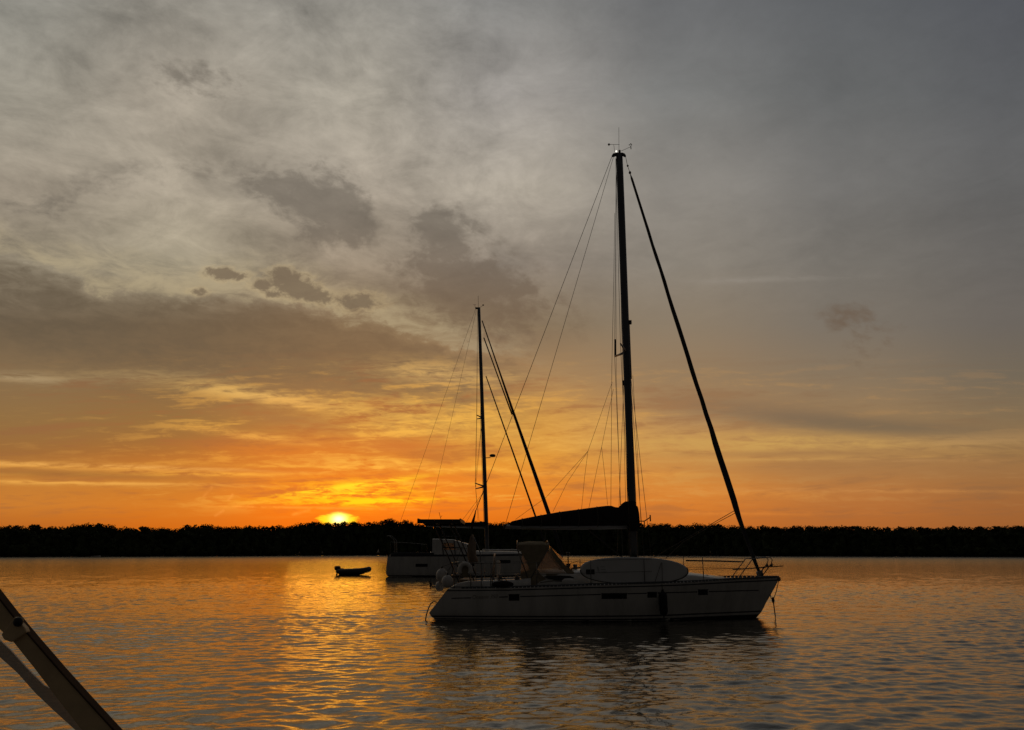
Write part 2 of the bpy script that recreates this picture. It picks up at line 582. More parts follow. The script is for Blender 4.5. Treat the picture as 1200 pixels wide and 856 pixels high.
def build_water():
    rng = np.random.RandomState(7)
    ys = list(np.arange(-60, 4, 1.0))
    y = 4.0
    while y < 9000:
        ys.append(y)
        y += min(max(0.028, 0.95e-4 * y * y), 900.0)
    ys = np.array(ys)
    nx = 1000
    s = np.linspace(-1, 1, nx)
    Y, Sx = np.meshgrid(ys, s, indexing='ij')
    half = 0.82 * np.maximum(Y, 0) + 7.0 + np.maximum(0, -Y) * 1.0
    X = Sx * half
    dyv = np.gradient(ys)[:, None] * np.ones_like(X)
    dxv = (2 * half / nx)
    Z = np.zeros_like(X)
    near = Y < 380
    yy, xx = Y[near], X[near]
    dyn, dxn = dyv[near], dxv[near]
    z = np.zeros_like(yy)
    # calm and ruffled patches
    gust = np.ones_like(yy)
    for i in range(7):
        a = rng.uniform(0, 2 * math.pi)
        L = rng.uniform(7, 34)
        gust += 0.13 * np.sin(2 * math.pi / L * (xx * math.cos(a) * 0.5 + yy * math.sin(a)) + rng.uniform(0, 6.28))
    gust = np.clip(gust, 0.5, 1.6)
    n = 130
    for i in range(n):
        L = 0.14 * (2.1 / 0.14) ** ((i + rng.uniform(0, 1)) / n)
        k = 2 * math.pi / L
        spread = 0.75 if L < 0.30 else 0.50
        a = math.pi / 2 + 0.14 + rng.normal(0, spread)
        kx, ky = k * math.cos(a), k * math.sin(a)
        slope = 0.0165 * WAVE * (1.9 if 0.21 < L < 0.62 else (0.8 if L < 0.5 else 0.5))
        amp = slope / k
        w = np.exp(-((kx * dxn) ** 2 + (ky * dyn) ** 2) * 0.16)
        th = kx * xx + ky * yy + rng.uniform(0, 6.28)
        z += amp * w * (np.sin(th) + 0.30 * np.cos(2 * th)) * (gust if L < 1.5 else 1.0)
    Z[near] = z
    verts = np.stack([X, Y, Z], -1).reshape(-1, 3)
    ny = len(ys)
    idx = np.arange(ny * nx).reshape(ny, nx)
    quads = np.stack([idx[:-1, :-1], idx[:-1, 1:], idx[1:, 1:], idx[1:, :-1]], -1).reshape(-1, 4)
    me = bpy.data.meshes.new('water')
    me.vertices.add(len(verts))
    me.vertices.foreach_set('co', verts.ravel())
    me.loops.add(quads.size)
    me.loops.foreach_set('vertex_index', quads.ravel().astype(np.int32))
    me.polygons.add(len(quads))
    me.polygons.foreach_set('loop_start', np.arange(0, quads.size, 4, dtype=np.int32))
    me.polygons.foreach_set('loop_total', np.full(len(quads), 4, dtype=np.int32))
    me.polygons.foreach_set('use_smooth', np.ones(len(quads), dtype=bool))
    me.update(calc_edges=True)
    m = bpy.data.materials.new('water')
    m.use_nodes = True
    t = m.node_tree
    b = t.nodes['Principled BSDF']
    b.inputs['Base Color'].default_value = (0.026, 0.022, 0.013, 1)
    b.inputs['IOR'].default_value = 1.5
    tcn = t.nodes.new('ShaderNodeTexCoord')
    mp = t.nodes.new('ShaderNodeMapping')
    mp.inputs['Scale'].default_value = (0.8, 1.25, 1.0)
    mp.inputs['Rotation'].default_value = (0, 0, 0.12)
    t.links.new(tcn.outputs['Object'], mp.inputs[0])
    na = fbm(t, mp.outputs[0], 7.5, 4, 0.55, 0.3)
    nb = fbm(t, mp.outputs[0], 0.9, 3, 0.5, 0.2)
    bn = t.nodes.new('ShaderNodeBump')
    bn.inputs['Strength'].default_value = 1.0
    bn.inputs['Distance'].default_value = 0.010
    t.links.new((na * 0.75 + nb * 1.2).s, bn.inputs['Height'])
    t.links.new(bn.outputs[0], b.inputs['Normal'])
    gl = t.nodes.new('ShaderNodeBsdfGlossy')
    sp_ = t.nodes.new('ShaderNodeSeparateXYZ')
    t.links.new(tcn.outputs['Object'], sp_.inputs[0])
    ruf = S(t, sp_.outputs[1]).step(30.0, 190.0, 0.035, 0.20, smooth=False)   # ruffled by the breeze farther out
    t.links.new(ruf.s, gl.inputs['Roughness'])
    t.links.new(ruf.s, b.inputs['Roughness'])
    gl.inputs['Color'].default_value = (0.97, 0.87, 0.72, 1)
    t.links.new(bn.outputs[0], gl.inputs['Normal'])
    mx = t.nodes.new('ShaderNodeMixShader')
    mx.inputs[0].default_value = 0.11
    t.links.new(b.outputs[0], mx.inputs[1])
    t.links.new(gl.outputs[0], mx.inputs[2])
    t.links.new(mx.outputs[0], t.nodes['Material Output'].inputs[0])
    me.materials.append(m)
    o = bpy.data.objects.new('water', me)
    C.objects.link(o)
    tag(o, kind='structure')


build_water()

# ---------------------------------------------------------------- far shore and its wood
SHORE = [(-700, 230), (0, 246), (200, 272), (300, 300), (420, 350), (600, 362), (750, 332), (900, 288), (1200, 252), (1900, 235)]
PROFILE = [(-700, 616), (-300, 614), (-100, 619), (0, 617.5), (30, 616), (55, 615.5), (65, 618), (85, 617), (95, 615), (120, 613.5), (140, 614.5), (147, 619.5), (155, 617.5), (166, 617.5),
           (180, 618), (200, 618), (215, 622), (223, 616.5), (250, 614.5), (260, 616), (270, 618), (285, 617), (300, 616), (314, 616.5), (322, 618.5), (332, 616), (346, 617.5),
           (350, 614), (372, 612.5), (400, 613), (416, 611), (428, 613.5), (440, 612), (452, 611), (460, 608.5), (470, 612), (478, 610), (486, 611), (492, 615), (505, 613), (540, 613),
           (561, 611), (572, 613), (590, 611.5), (600, 615), (640, 612), (700, 612), (750, 614), (780, 614.5), (800, 616), (812, 613.5), (822, 615), (832, 613.5), (842, 616), (870, 615.5), (900, 617.5),
           (912, 618), (930, 616.5), (950, 617.5), (980, 617), (1010, 617), (1030, 618.5), (1060, 618), (1082, 619), (1112, 616.5), (1140, 618), (1180, 616.5), (1200, 615.5), (1400, 614), (1900, 612)]


def interp(pts, x):
    return float(np.interp(x, [p[0] for p in pts], [p[1] for p in pts]))


m_soil = mat('shore_soil', (0.055, 0.045, 0.03), 0.9, var=0.3, scale=0.5, bump=0.3)
m_leaf = mat('woodland_foliage', (0.040, 0.050, 0.020), 0.85, var=0.45, scale=0.25, spec=0.15)

hb = MB()
rows = []
for px in range(-700, 1901, 20):
    d = interp(SHORE, px)
    ring = []
    for off, hz in ((0.0, -0.6), (1.0, 0.25), (6, 0.9), (20, 2.2), (60, 4.5), (140, 5.5), (400, 5.0), (3000, 4.0)):
        q = d + off
        ring.append(((px - 600) / FPX * (d + min(off, 140)) * (1 + off / 900 * 0.3), q, hz + 0.25 * mnoise.noise(Vector((px * .01, off * .1, 0)))))
    rows.append(ring)
hb.loft(rows, closed=False, caps=False)
tag(hb.build('shore', m_soil), kind='structure')


def build_wood():
    rng = np.random.RandomState(11)
    vs, fs = [], []

    def crown(cx, cy, z0, z1, w):
        base = len(vs)
        nl = rng.randint(3, 6)
        lobes = []
        for _ in range(nl):
            r = w * rng.uniform(0.34, 0.62)
            lobes.append((cx + rng.uniform(-.55, .55) * w, cy + rng.uniform(-.5, .5) * w, z0 + (z1 - z0) * rng.uniform(0.35, 0.86), r))
        lobes.append((cx + rng.uniform(-.2, .2) * w, cy, z1 - w * 0.55, w * 0.55))
        for q in range(2):
            lobes.append((cx + (q - .5) * 1.1 * w, cy, z1 - w * rng.uniform(.7, .95), w * 0.48))
        # opaque heart of the crown, a rough lump
        nu, nv = 7, 5
        for j in range(nv + 1):
            th = math.pi * j / nv
            for i in range(nu):
                an = 2 * math.pi * i / nu
                k = rng.uniform(0.72, 1.0)
                vs.append((cx + math.sin(th) * math.cos(an) * w * 0.85 * k, cy + math.sin(th) * math.sin(an) * w * 0.85 * k,
                           (z0 + z1) / 2 - 0.3 + math.cos(th) * ((z1 - z0) / 2 - 0.35) * k))
        for j in range(nv):
            for i in range(nu):
                a, b = base + j * nu + i, base + j * nu + (i + 1) % nu
                fs.append((a, b, b + nu, a + nu))
        for lx, ly, lz, r in lobes:
            for _ in range(int(18 + r * 34)):
                dv = rng.normal(0, 1, 3)
                dv /= np.linalg.norm(dv)
                p = np.array((lx, ly, lz)) + dv * r * rng.uniform(0.55, 1.06) * np.array((1, 1, 0.85))
                if p[2] > z1 + 0.12:
                    continue
                sz = rng.uniform(0.18, 0.42)
                e1 = rng.normal(0, 1, 3)
                e1 /= np.linalg.norm(e1)
                e2 = np.cross(dv, e1)
                b = len(vs)
                vs.append(tuple(p - e1 * sz))
                vs.append(tuple(p + e2 * sz * 0.8))
                vs.append(tuple(p + e1 * sz))
                vs.append(tuple(p - e2 * sz * 0.7))
                fs.append((b, b + 1, b + 2, b + 3))

    px = -560.0
    while px < 1780:
        d0 = interp(SHORE, px)
        off = rng.uniform(9, 16)
        d = d0 + off
        zt = CAM_H + (646.0 - interp(PROFILE, px)) / FPX * d
        x = (px - 600) / FPX * d
        w = rng.uniform(2.0, 3.8) if rng.rand() < 0.7 else rng.uniform(1.1, 2.0)
        if 880 < px:
            w *= 0.85
        crown(x, d, 0.9, zt + rng.uniform(-0.35, 0.05), w)
        # a second and a third rank in front, lower, down to the bank
        for off2, fr in ((rng.uniform(4, 7), rng.uniform(.55, .82)), (rng.uniform(1.2, 2.5), rng.uniform(.22, .42))):
            d2 = d0 + off2
            crown((px + rng.uniform(-5, 5) - 600) / FPX * d2, d2, 0.0, 0.4 + (zt - 0.4) * fr, rng.uniform(1.5, 2.6))
        px += w * rng.uniform(0.5, 0.75) * FPX / d
    me = bpy.data.meshes.new('woodland')
    me.from_pydata(vs, [], fs)
    me.materials.append(m_leaf)
    me.update()
    o = bpy.data.objects.new('woodland', me)
    C.objects.link(o)
    tag(o, 'low dark wood of broadleaf trees along the far shore', 'woodland', kind='stuff')
    return o


build_wood()

# ---------------------------------------------------------------- materials of the boats
m_gel = mat('white_gelcoat', (0.56, 0.545, 0.51), 0.30, var=0.12, scale=1.6, stretch=(1.6, 1, 0.3))
m_deck = mat('deck_nonskid', (0.55, 0.54, 0.51), 0.6, var=0.10, scale=3.0, bump=0.15)
m_dark = mat('dark_window', (0.012, 0.012, 0.014), 0.18, var=0.2)
m_navy = mat('navy_stripe', (0.020, 0.022, 0.034), 0.4, var=0.2)
m_foul = mat('antifouling', (0.018, 0.016, 0.020), 0.75, var=0.3, scale=4)
m_alu = mat('anodised_mast', (0.10, 0.105, 0.115), 0.42, metal=0.6, var=0.15, scale=2, stretch=(4, 4, 0.3))
m_alu2 = mat('boom_alloy', (0.30, 0.30, 0.31), 0.40, metal=0.5, var=0.12, scale=3)
m_steel = mat('stainless_tube', (0.15, 0.145, 0.14), 0.38, metal=0.8, var=0.15, scale=10)
m_wire = mat('rigging_wire', (0.09, 0.085, 0.08), 0.5, metal=0.5, var=0.2)
m_rope = mat('braided_rope', (0.10, 0.085, 0.065), 0.9, var=0.3, scale=40)
m_cover = mat('sail_cover_canvas', (0.022, 0.018, 0.020), 0.9, var=0.3, scale=3, bump=0.4, spec=0.2)
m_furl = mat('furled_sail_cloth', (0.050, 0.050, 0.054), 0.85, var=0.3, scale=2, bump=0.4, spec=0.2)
m_canvas = mat('tan_canvas', (0.235, 0.19, 0.125), 0.9, var=0.16, scale=6, bump=0.4, spec=0.2)
m_canvas2 = mat('faded_canvas', (0.20, 0.15, 0.11), 0.9, var=0.2, scale=6, bump=0.4, spec=0.2)
m_black = mat('black_plastic', (0.012, 0.012, 0.013), 0.5, var=0.2)
m_fwhite = mat('white_fender_rubber', (0.50, 0.47, 0.43), 0.5, var=0.12, scale=5)
m_fblack = mat('black_fender_cover', (0.012, 0.012, 0.016), 0.85, var=0.3, scale=8)
m_board = mat('board_deck', (0.56, 0.56, 0.55), 0.45, var=0.06, scale=1.5)
m_teak = mat('weathered_teak', (0.16, 0.11, 0.07), 0.75, var=0.3, scale=8, stretch=(1, 8, 1))
m_solar = mat('solar_cells', (0.010, 0.012, 0.022), 0.15, var=0.3, scale=12)


def clear_mat(name, tint, alpha):
    m = bpy.data.materials.new(name)
    m.use_nodes = True
    t = m.node_tree
    b = t.nodes['Principled BSDF']
    b.inputs['Base Color'].default_value = tint + (1,)
    b.inputs['Roughness'].default_value = 0.12
    tr = t.nodes.new('ShaderNodeBsdfTransparent')
    mx = t.nodes.new('ShaderNodeMixShader')
    tcn = t.nodes.new('ShaderNodeTexCoord')
    f = fbm(t, tcn.outputs['Object'], 5.0, 4, 0.6) * 0.2 + (alpha - 0.1)
    t.links.new(f.s, mx.inputs[0])
    t.links.new(tr.outputs[0], mx.inputs[1])
    tl = t.nodes.new('ShaderNodeBsdfTranslucent')          # scratched vinyl scatters the low sun through
    tl.inputs[0].default_value = (0.75, 0.50, 0.32, 1)
    m2 = t.nodes.new('ShaderNodeMixShader')
    m2.inputs[0].default_value = 0.36
    t.links.new(b.outputs[0], m2.inputs[1])
    t.links.new(tl.outputs[0], m2.inputs[2])
    t.links.new(m2.outputs[0], mx.inputs[2])
    t.links.new(mx.outputs[0], t.nodes['Material Output'].inputs[0])
    return m


m_clear = clear_mat('clear_vinyl', (0.30, 0.24, 0.18), 0.42)

mlamp = bpy.data.materials.new('lamp_sun_glint')  # sun caught on the masthead lamp, put in as emission
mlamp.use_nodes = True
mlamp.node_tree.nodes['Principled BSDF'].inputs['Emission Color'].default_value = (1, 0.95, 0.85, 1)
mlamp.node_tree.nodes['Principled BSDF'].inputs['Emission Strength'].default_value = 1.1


def part(mb, name, m, parent, **k):
    return mb.build(name, m, parent, **k)


def line(pts, r, m, name, parent, n=5):
    return MB().tube(pts, r, n).build(name, m, parent)


# ---------------------------------------------------------------- hull shape shared by both yachts
class Hull:
    def __init__(self, yc, x0, x1, beam, sheer, levels, breadth):
        self.yc, self.x0, self.x1, self.beam = yc, x0, x1, beam
        self.sheer, self.levels, self.breadth = sheer, levels, breadth

    def zs(self, t): return interp(self.sheer, t)

    def xr(self, f):
        F = [l[0] for l in self.levels][::-1]
        return (float(np.interp(f, F, [l[1] for l in self.levels][::-1])), float(np.interp(f, F, [l[2] for l in self.levels][::-1])))

    def b(self, t, f):
        B = interp(self.breadth, t) * self.beam
        if f >= 0:
            fine = 0.80 + 0.20 * f ** 0.75 if t < 0.7 else (0.80 - (t - 0.7) * 1.1) + (0.20 + (t - 0.7) * 1.1) * f ** 0.9
            return B * fine
        return B * max(0.02, (0.80 if t < 0.7 else 0.80 - (t - 0.7) * 1.1) * (1 - (-f / 0.62) ** 1.6))

    def pt(self, t, f, side):
        xa, xb = self.xr(f)
        return Vector((xa + (xb - xa) * t, self.yc - side * self.b(t, f), self.zs(t) * f))

    def at(self, x, z):
        t = min(1, max(0, (x - self.x0) / (self.x1 - self.x0)))
        for _ in range(6):
            f = z / self.zs(t)
            xa, xb = self.xr(f)
            t = min(1, max(0, (x - xa) / (xb - xa)))
        return t, z / self.zs(t)

    def near(self, px, py, out=0.0):
        y = self.yc - self.beam * 0.9
        for _ in range(12):
            p = W(px, py, y)
            t, f = self.at(p.x, p.z)
            y = self.yc - self.b(t, f)
        return W(px, py, y) + Vector((0, -out, 0))

    def mesh(self, n=44):
        fs_ = [l[0] for l in self.levels]
        rings = []
        for i in range(n + 1):
            t = 1 - (1 - i / n) ** 1.25
            ring = [self.pt(t, f, 1) for f in fs_] + [self.pt(t, f, -1) for f in reversed(fs_)]
            rings.append(ring)
        mb = MB().loft(rings, closed=False, caps=False)
        mb.prism([rings[0][k] for k in range(len(rings[0]))], (0.02, 0, 0))
        return mb

    def deck(self, n=44, dz=-0.02, inset=0.03):
        rings = []
        for i in range(n + 1):
            t = 1 - (1 - i / n) ** 1.25
            a, b = self.pt(t, 1, 1), self.pt(t, 1, -1)
            a.y += inset * min(1, (1 - t) * 20)
            b.y -= inset * min(1, (1 - t) * 20)
            mid = (a + b) / 2 + Vector((0, 0, 0.05 * self.b(t, 1) / self.beam))
            rings.append([p + Vector((0, 0, dz)) for p in (a, (a + mid) / 2 + Vector((0, 0, 0.018)), mid, (b + mid) / 2 + Vector((0, 0, 0.018)), b)])
        return MB().loft(rings, closed=False, caps=False)

    def band(self, z0, z1, side=1, out=0.004, t0=0.0, t1=1.0, n=60, rise=0.0):
        """a ribbon round the side between two heights"""
        rings = []
        for i in range(n + 1):
            t = t0 + (t1 - t0) * i / n
            ring = []
            for z in (z0, z1):
                p = self.pt(t, (z + rise * t) / self.zs(t), side)
                ring.append(p + Vector((0, -side * out, 0)))
            rings.append(ring)
        return rings


def patch(hull, px0, px1, py0, py1, out=0.006, slope=0.0, n=8):
    """a plate following the near side of a hull"""
    rings = []
    for i in range(n + 1):
        px = px0 + (px1 - px0) * i / n
        dy_ = slope * (px - px0)
        rings.append([hull.near(px, py0 + dy_, out), hull.near(px, py1 + dy_, out), hull.near(px, py1 + dy_, -0.01), hull.near(px, py0 + dy_, -0.01)])
    return MB().loft(rings, closed=True, caps=True, smooth=False)


# ================================================================ the near yacht
D = 23.0
H1 = Hull(D, -1.79, 7.93, 1.74,
          [(0, .86), (.18, .892), (.4, .968), (.665, 1.03), (.85, 1.095), (1, 1.115)],
          [(1.0, -1.79, 7.93), (0.85, -1.90, 7.84), (0.6, -2.05, 7.66), (0.35, -2.24, 7.47), (0.24, -2.32, 7.40), (0.13, -2.26, 7.32), (0.02, -2.14, 7.20), (-0.28, -1.65, 6.8), (-0.58, -0.6, 6.0)],
          [(0, .74), (.08, .81), (.18, .89), (.32, .97), (.45, 1.0), (.58, .965), (.70, .82), (.80, .62), (.88, .42), (.94, .24), (.98, .09), (1, .02)])

yacht = empty('sailing_yacht', (3.2, D, 0), 'white sloop in front with a paddleboard on deck and tall dark mast', 'sailing yacht')
hull = part(H1.mesh(), 'hull', m_gel, yacht)
part(H1.deck(), 'deck', m_deck, yacht)
# stripes
for side in (1, -1):
    part(MB().loft(H1.band(-0.12, 0.055, side, 0.005, rise=0.03), closed=False, caps=False), 'antifouling', m_foul, hull)
    part(MB().loft(H1.band(0.10, 0.135, side, 0.004, 0.0, 0.995, rise=0.055), closed=False, caps=False), 'boot_stripe', m_navy, hull)
for a, b in ((529, 552), (585, 595), (609.5, 704), (735.5, 758), (770.5, 817), (830.5, 889)):
    rings = []
    for i in range(13):
        px = a + (b - a) * i / 12
        y = 701.4 + (692.0 - 701.4) * (px - 530) / 360
        rings.append([H1.near(px, y - 0.55, 0.004), H1.near(px, y + 0.55, 0.004)])
    part(MB().loft(rings, closed=False, caps=False), 'cove_stripe', m_navy, hull)
for a, b, y0, y1 in ((596.3, 608.5, 697.2, 704.2), (705, 734.5, 696.2, 702.2), (758.8, 769.6, 694.6, 700.6), (818.2, 829.4, 691.6, 697.6)):
    w = part(patch(H1, a, b, y0, y1, 0.006, -0.012), 'hull_window', m_dark, hull)
    mb = MB()
    for c0, c1, e0, e1 in ((a - .7, b + .7, y0 - .7, y0 - .05),):
        rings = [[H1.near(c0 + (c1 - c0) * i / 6, e0 - .012 * (c1 - c0) * i / 6, 0.009), H1.near(c0 + (c1 - c0) * i / 6, e1 - .012 * (c1 - c0) * i / 6, 0.009)] for i in range(7)]
        mb.loft(rings, closed=False, caps=False)
    part(mb, 'window_frame', m_alu, w)
# dark sheer line and perforated toe rail
for side in (1, -1):
    part(MB().loft([[H1.pt(i / 60, 0.955, side) + Vector((0, -side * .005, 0)), H1.pt(i / 60, 0.925, side) + Vector((0, -side * .005, 0))] for i in range(61)], closed=False, caps=False), 'rubbing_strake', m_navy, hull)
for side in (1, -1):
    mb = MB()
    mb.tube([H1.pt(i / 50, 1, side) + Vector((0, side * 0.02, 0.045)) for i in range(51)], 0.014, 6)
    for i in range(4, 90):
        t = i / 91
        p = H1.pt(t, 1, side) + Vector((0, side * 0.02, 0.015))
        mb.box(p, 0.088, 0.018, 0.05)
    part(mb, 'toe_rail', m_alu, yacht)

# lettering on the quarter
fc = bpy.data.curves.new('lettering', 'FONT')
fc.body = 'Oceanis 350'
fc.size = 0.15
fc.shear = 0.25
fc.extrude = 0.0
tmp = bpy.data.objects.new('lettering', fc)
C.objects.link(tmp)
dg = bpy.context.evaluated_depsgraph_get()
me = bpy.data.meshes.new_from_object(tmp.evaluated_get(dg))
bpy.data.objects.remove(tmp)
xs = [v.co.x for v in me.vertices]
wtxt = max(xs) - min(xs)
a = H1.near(553.5, 702.0, 0.006)
b = H1.near(583.5, 701.2, 0.006)
k = (b - a).length / wtxt
base = Vector(yacht.location)
for v in me.vertices:
    q = a + (b - a) * ((v.co.x - min(xs)) / wtxt) + Vector((0, 0, v.co.y * k))
    t, f = H1.at(q.x, q.z)
    q.y = H1.yc - H1.b(t, f) - 0.006
    v.co = q - base
me.materials.clear()
m_letter = mat('faded_lettering', (0.30, 0.27, 0.24), 0.5, var=0.2)
me.materials.append(m_letter)
lo = bpy.data.objects.new('lettering', me)
C.objects.link(lo)
lo.parent = hull

# cabin trunk
cab = []
for px, w, z0, z1 in ((622, .98, .9, 1.30), (632, 1.02, .9, 1.31), (660, 1.07, .94, 1.32), (700, 1.06, .96, 1.31), (745, 1.0, .98, 1.29), (785, .88, 1.0, 1.26), (815, .72, 1.03, 1.21), (838, .52, 1.05, 1.14), (856, .34, 1.07, 1.085)):
    x = W(px, 670, 22.2).x
    cab.append([Vector((x, D - w, z0 - .05)), Vector((x, D - w * .93, z0 + (z1 - z0) * .8)), Vector((x, D - w * .82, z1)), Vector((x, D - w * .4, z1 + .05)), Vector((x, D, z1 + .065)),
                Vector((x, D + w * .4, z1 + .05)), Vector((x, D + w * .82, z1)), Vector((x, D + w * .93, z0 + (z1 - z0) * .8)), Vector((x, D + w, z0 - .05))])
cabin = part(MB().loft(cab), 'cabin', m_gel, yacht)
# side windows of the cabin (a dark lens shape)
for side in (1, -1):
    poly = []
    for px, py in ((637, 676.2), (641, 675.0), (655, 674.6), (668, 675.2), (673, 677), (668, 679.6), (660, 681.0), (650, 680.2), (641, 678.2)):
        p = W(px, py, D - 1.06)
        poly.append(Vector((p.x, D - side * 1.075, p.z)))
    part(MB().prism(poly, (0, side * 0.06, 0)), 'cabin_window', m_dark, cabin)
p = W(820, 674, 22.85)
part(MB().box(p + Vector((0, .1, -.02)), .46, .46, .05), 'hatch', m_dark, cabin, bevel=0.015)
part(MB().box(W(700, 667, 22.7) + Vector((0, .1, 0)), .5, .5, .05), 'hatch', m_dark, cabin, bevel=0.015)
for side in (1, -1):
    mb = MB()
    mb.tube([Vector((x, D - side * .62, 1.385 + .03 * math.sin((x - 1.5) / 3 * math.pi))) for x in np.linspace(1.7, 4.6, 12)], .014, 6)
    for x in (1.72, 2.6, 3.6, 4.58):
        mb.box((x, D - side * .62, 1.345), .05, .03, .08)
    part(mb, 'grab_rail', m_teak, cabin)

# cockpit coamings and stern seat
for side in (1, -1):
    rings = []
    for px, z in ((528, .89), (536, 1.00), (548, 1.06), (575, 1.08), (600, 1.10), (622, 1.14)):
        x = W(px, 680, 21.9).x
        yo, yi = D - side * 1.18, D - side * .86
        rings.append([Vector((x, yo, .8)), Vector((x, yo + side * .05, z - .03)), Vector((x, yo + side * .10, z)), Vector((x, yi, z)), Vector((x, yi + side * .03, .8))])
    part(MB().loft(rings), 'cockpit_coaming', m_gel, yacht)
part(MB().box((-1.30, D, .96), .42, 1.6, .26), 'helm_seat', m_teak, yacht, bevel=0.03)
# wheel and pedestal
wc = W(579, 668, D - .1)
mb = MB().tube([wc + Vector((.09 * math.sin(a) * 0.2, .46 * math.cos(a), .46 * math.sin(a))) for a in np.linspace(0, 2 * math.pi, 33)[:-1]], .016, 6, closed=True)
for k in range(5):
    a = k * 2 * math.pi / 5 + .3
    mb.tube([wc, wc + Vector((0, .45 * math.cos(a), .45 * math.sin(a)))], .009, 5)
wheel = part(mb, 'steering_wheel', m_steel, yacht)
mb = MB().loft([[Vector((wc.x + .14 + i * .10 - .06, wc.y + j * .12 * k, z)) for i, j in ((0, -1), (1, -1), (1, 1), (0, 1))] for z, k in ((.8, 1.3), (1.2, .9), (1.5, .9), (1.6, 1.2))], smooth=False)
part(mb, 'pedestal', m_gel, yacht, bevel=.02)

# mast and all that hangs on it
mb_base, mt = W(743, 660, D), W(725.7, 181, D)
AX = lambda k: mb_base + (mt - mb_base) * k


def mast_at(py):
    """the mast axis seen at a given height of the picture"""
    lo_, hi_ = 0.0, 1.0
    for _ in range(40):
        mid = (lo_ + hi_) / 2
        q = AX(mid)
        v = q - Vector((0, 0, CAM_H))
        yy = v.z * math.cos(PITCH) - v.y * math.sin(PITCH)
        zz = v.y * math.cos(PITCH) + v.z * math.sin(PITCH)
        if 428 - yy / zz * FPX > py:
            lo_ = mid
        else:
            hi_ = mid
    return AX((lo_ + hi_) / 2)


mb = MB().loft([[AX(k) + Vector((rx * math.cos(an), rx * .72 * math.sin(an), 0)) for an in np.linspace(0, 2 * math.pi, 19)[:-1]] for k, rx in ((0, .116), (.1, .116), (.3, .118), (.6, .120), (.85, .120), (.95, .117), (1, .112))])
mast = part(mb, 'mast', m_alu, yacht)
# halyard bundle and collar at the foot
mb = MB()
for k, (ox, oy) in enumerate(((.13, -.05), (.15, .04), (-.13, -.06), (-.15, .02), (.12, .1))):
    f0, f1 = AX(.0), AX(.30 - .03 * k)
    mb.tube([f0 + Vector((ox, oy, 0)), f1 + Vector((ox * .8, oy, 0))], .009, 5)
part(mb, 'halyard', m_rope, mast)
part(MB().tube([AX(-.004), AX(.012)], [.19, .16], 14), 'mast_collar', m_black, mast)
# gooseneck bracket forward of the mast
a = mast_at(611) + Vector((.1, 0, 0))
b = W(762, 606.5, D - .25)
c = W(755, 611, D - .15)
mb = MB().tube([a, c, b], .016, 6).tube([b + Vector((0, 0, .07)), b + Vector((0, 0, -.12))], .020, 6).tube([c, c + Vector((0, 0, -.16))], .016, 6)
part(mb, 'pole_bracket', m_black, mast)
# spreaders, swept aft
sn, sf = W(727, 403, 22.0), W(720.3, 418, 24.0)
sr = mast_at(412.5)
for tip in (sn, sf):
    q = sr + (tip - sr) * .08
    part(MB().tube([q, tip], [.048, .030], 8, ry=[.022, .016]), 'spreader', m_alu, mast)
part(MB().tube([sf + Vector((.02, 0, 0)), W(721, 398, 24.0)], .034, 8), 'radar_reflector', m_black, mast)
q = mast_at(378) + Vector((.15, 0, 0))
part(MB().box(q, .10, .09, .13), 'steaming_light', m_black, mast, bevel=.01)
q = mast_at(384) + Vector((.12, 0, -.1))
part(MB().tube([q + Vector((0, 0, .2)), q - Vector((0, 0, 1.6))], .02, 6), 'pole_track', m_black, mast)
# masthead
top = AX(1.0)
mb = MB().loft([[W(px, y0, D - .06), W(px, y0, D + .06), W(px, y1, D + .06), W(px, y1, D - .06)] for px, y0, y1 in ((716.8, 182.5, 184.4), (718.5, 180.0, 184.6), (722.5, 179.0, 183.2), (729.5, 179.0, 183.2), (732, 180.0, 184.6), (733.6, 182.2, 184.4))], smooth=False)
mb.box(W(726, 177.8, D), .07, .06, .09)
part(mb, 'masthead_fitting', m_black, mast)
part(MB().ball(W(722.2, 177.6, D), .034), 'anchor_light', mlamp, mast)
part(MB().tube([W(725.4, 178, D), W(725.2, 149.5, D)], .006, 5), 'antenna', m_black, mast)
mb = MB().tube([W(720.3, 178.5, D), W(719.2, 169.5, D)], .006, 5).tube([W(713.5, 169.5, D), W(726, 169.6, D)], .007, 5)
mb.prism([W(712.2, 169.4, D - .01), W(713.6, 167.9, D - .01), W(715.3, 169.4, D - .01), W(713.6, 171, D - .01)], (0, .02, 0))
part(mb, 'wind_vane', m_black, mast)
mb = MB().tube([W(728, 177.2, D), W(738.8, 172.4, D)], .007, 5).tube([W(739.5, 175, D), W(739.2, 171, D)], .014, 6)
for k in range(3):
    a = k * 2.094 + .5
    c = W(738.9, 169.6, D)
    e = c + Vector((.045 * math.cos(a), .045 * math.sin(a), 0))
    mb.tube([c, e], .004, 4).ball(e, .020, nu=8, nv=6)
part(mb, 'anemometer', m_black, mast)

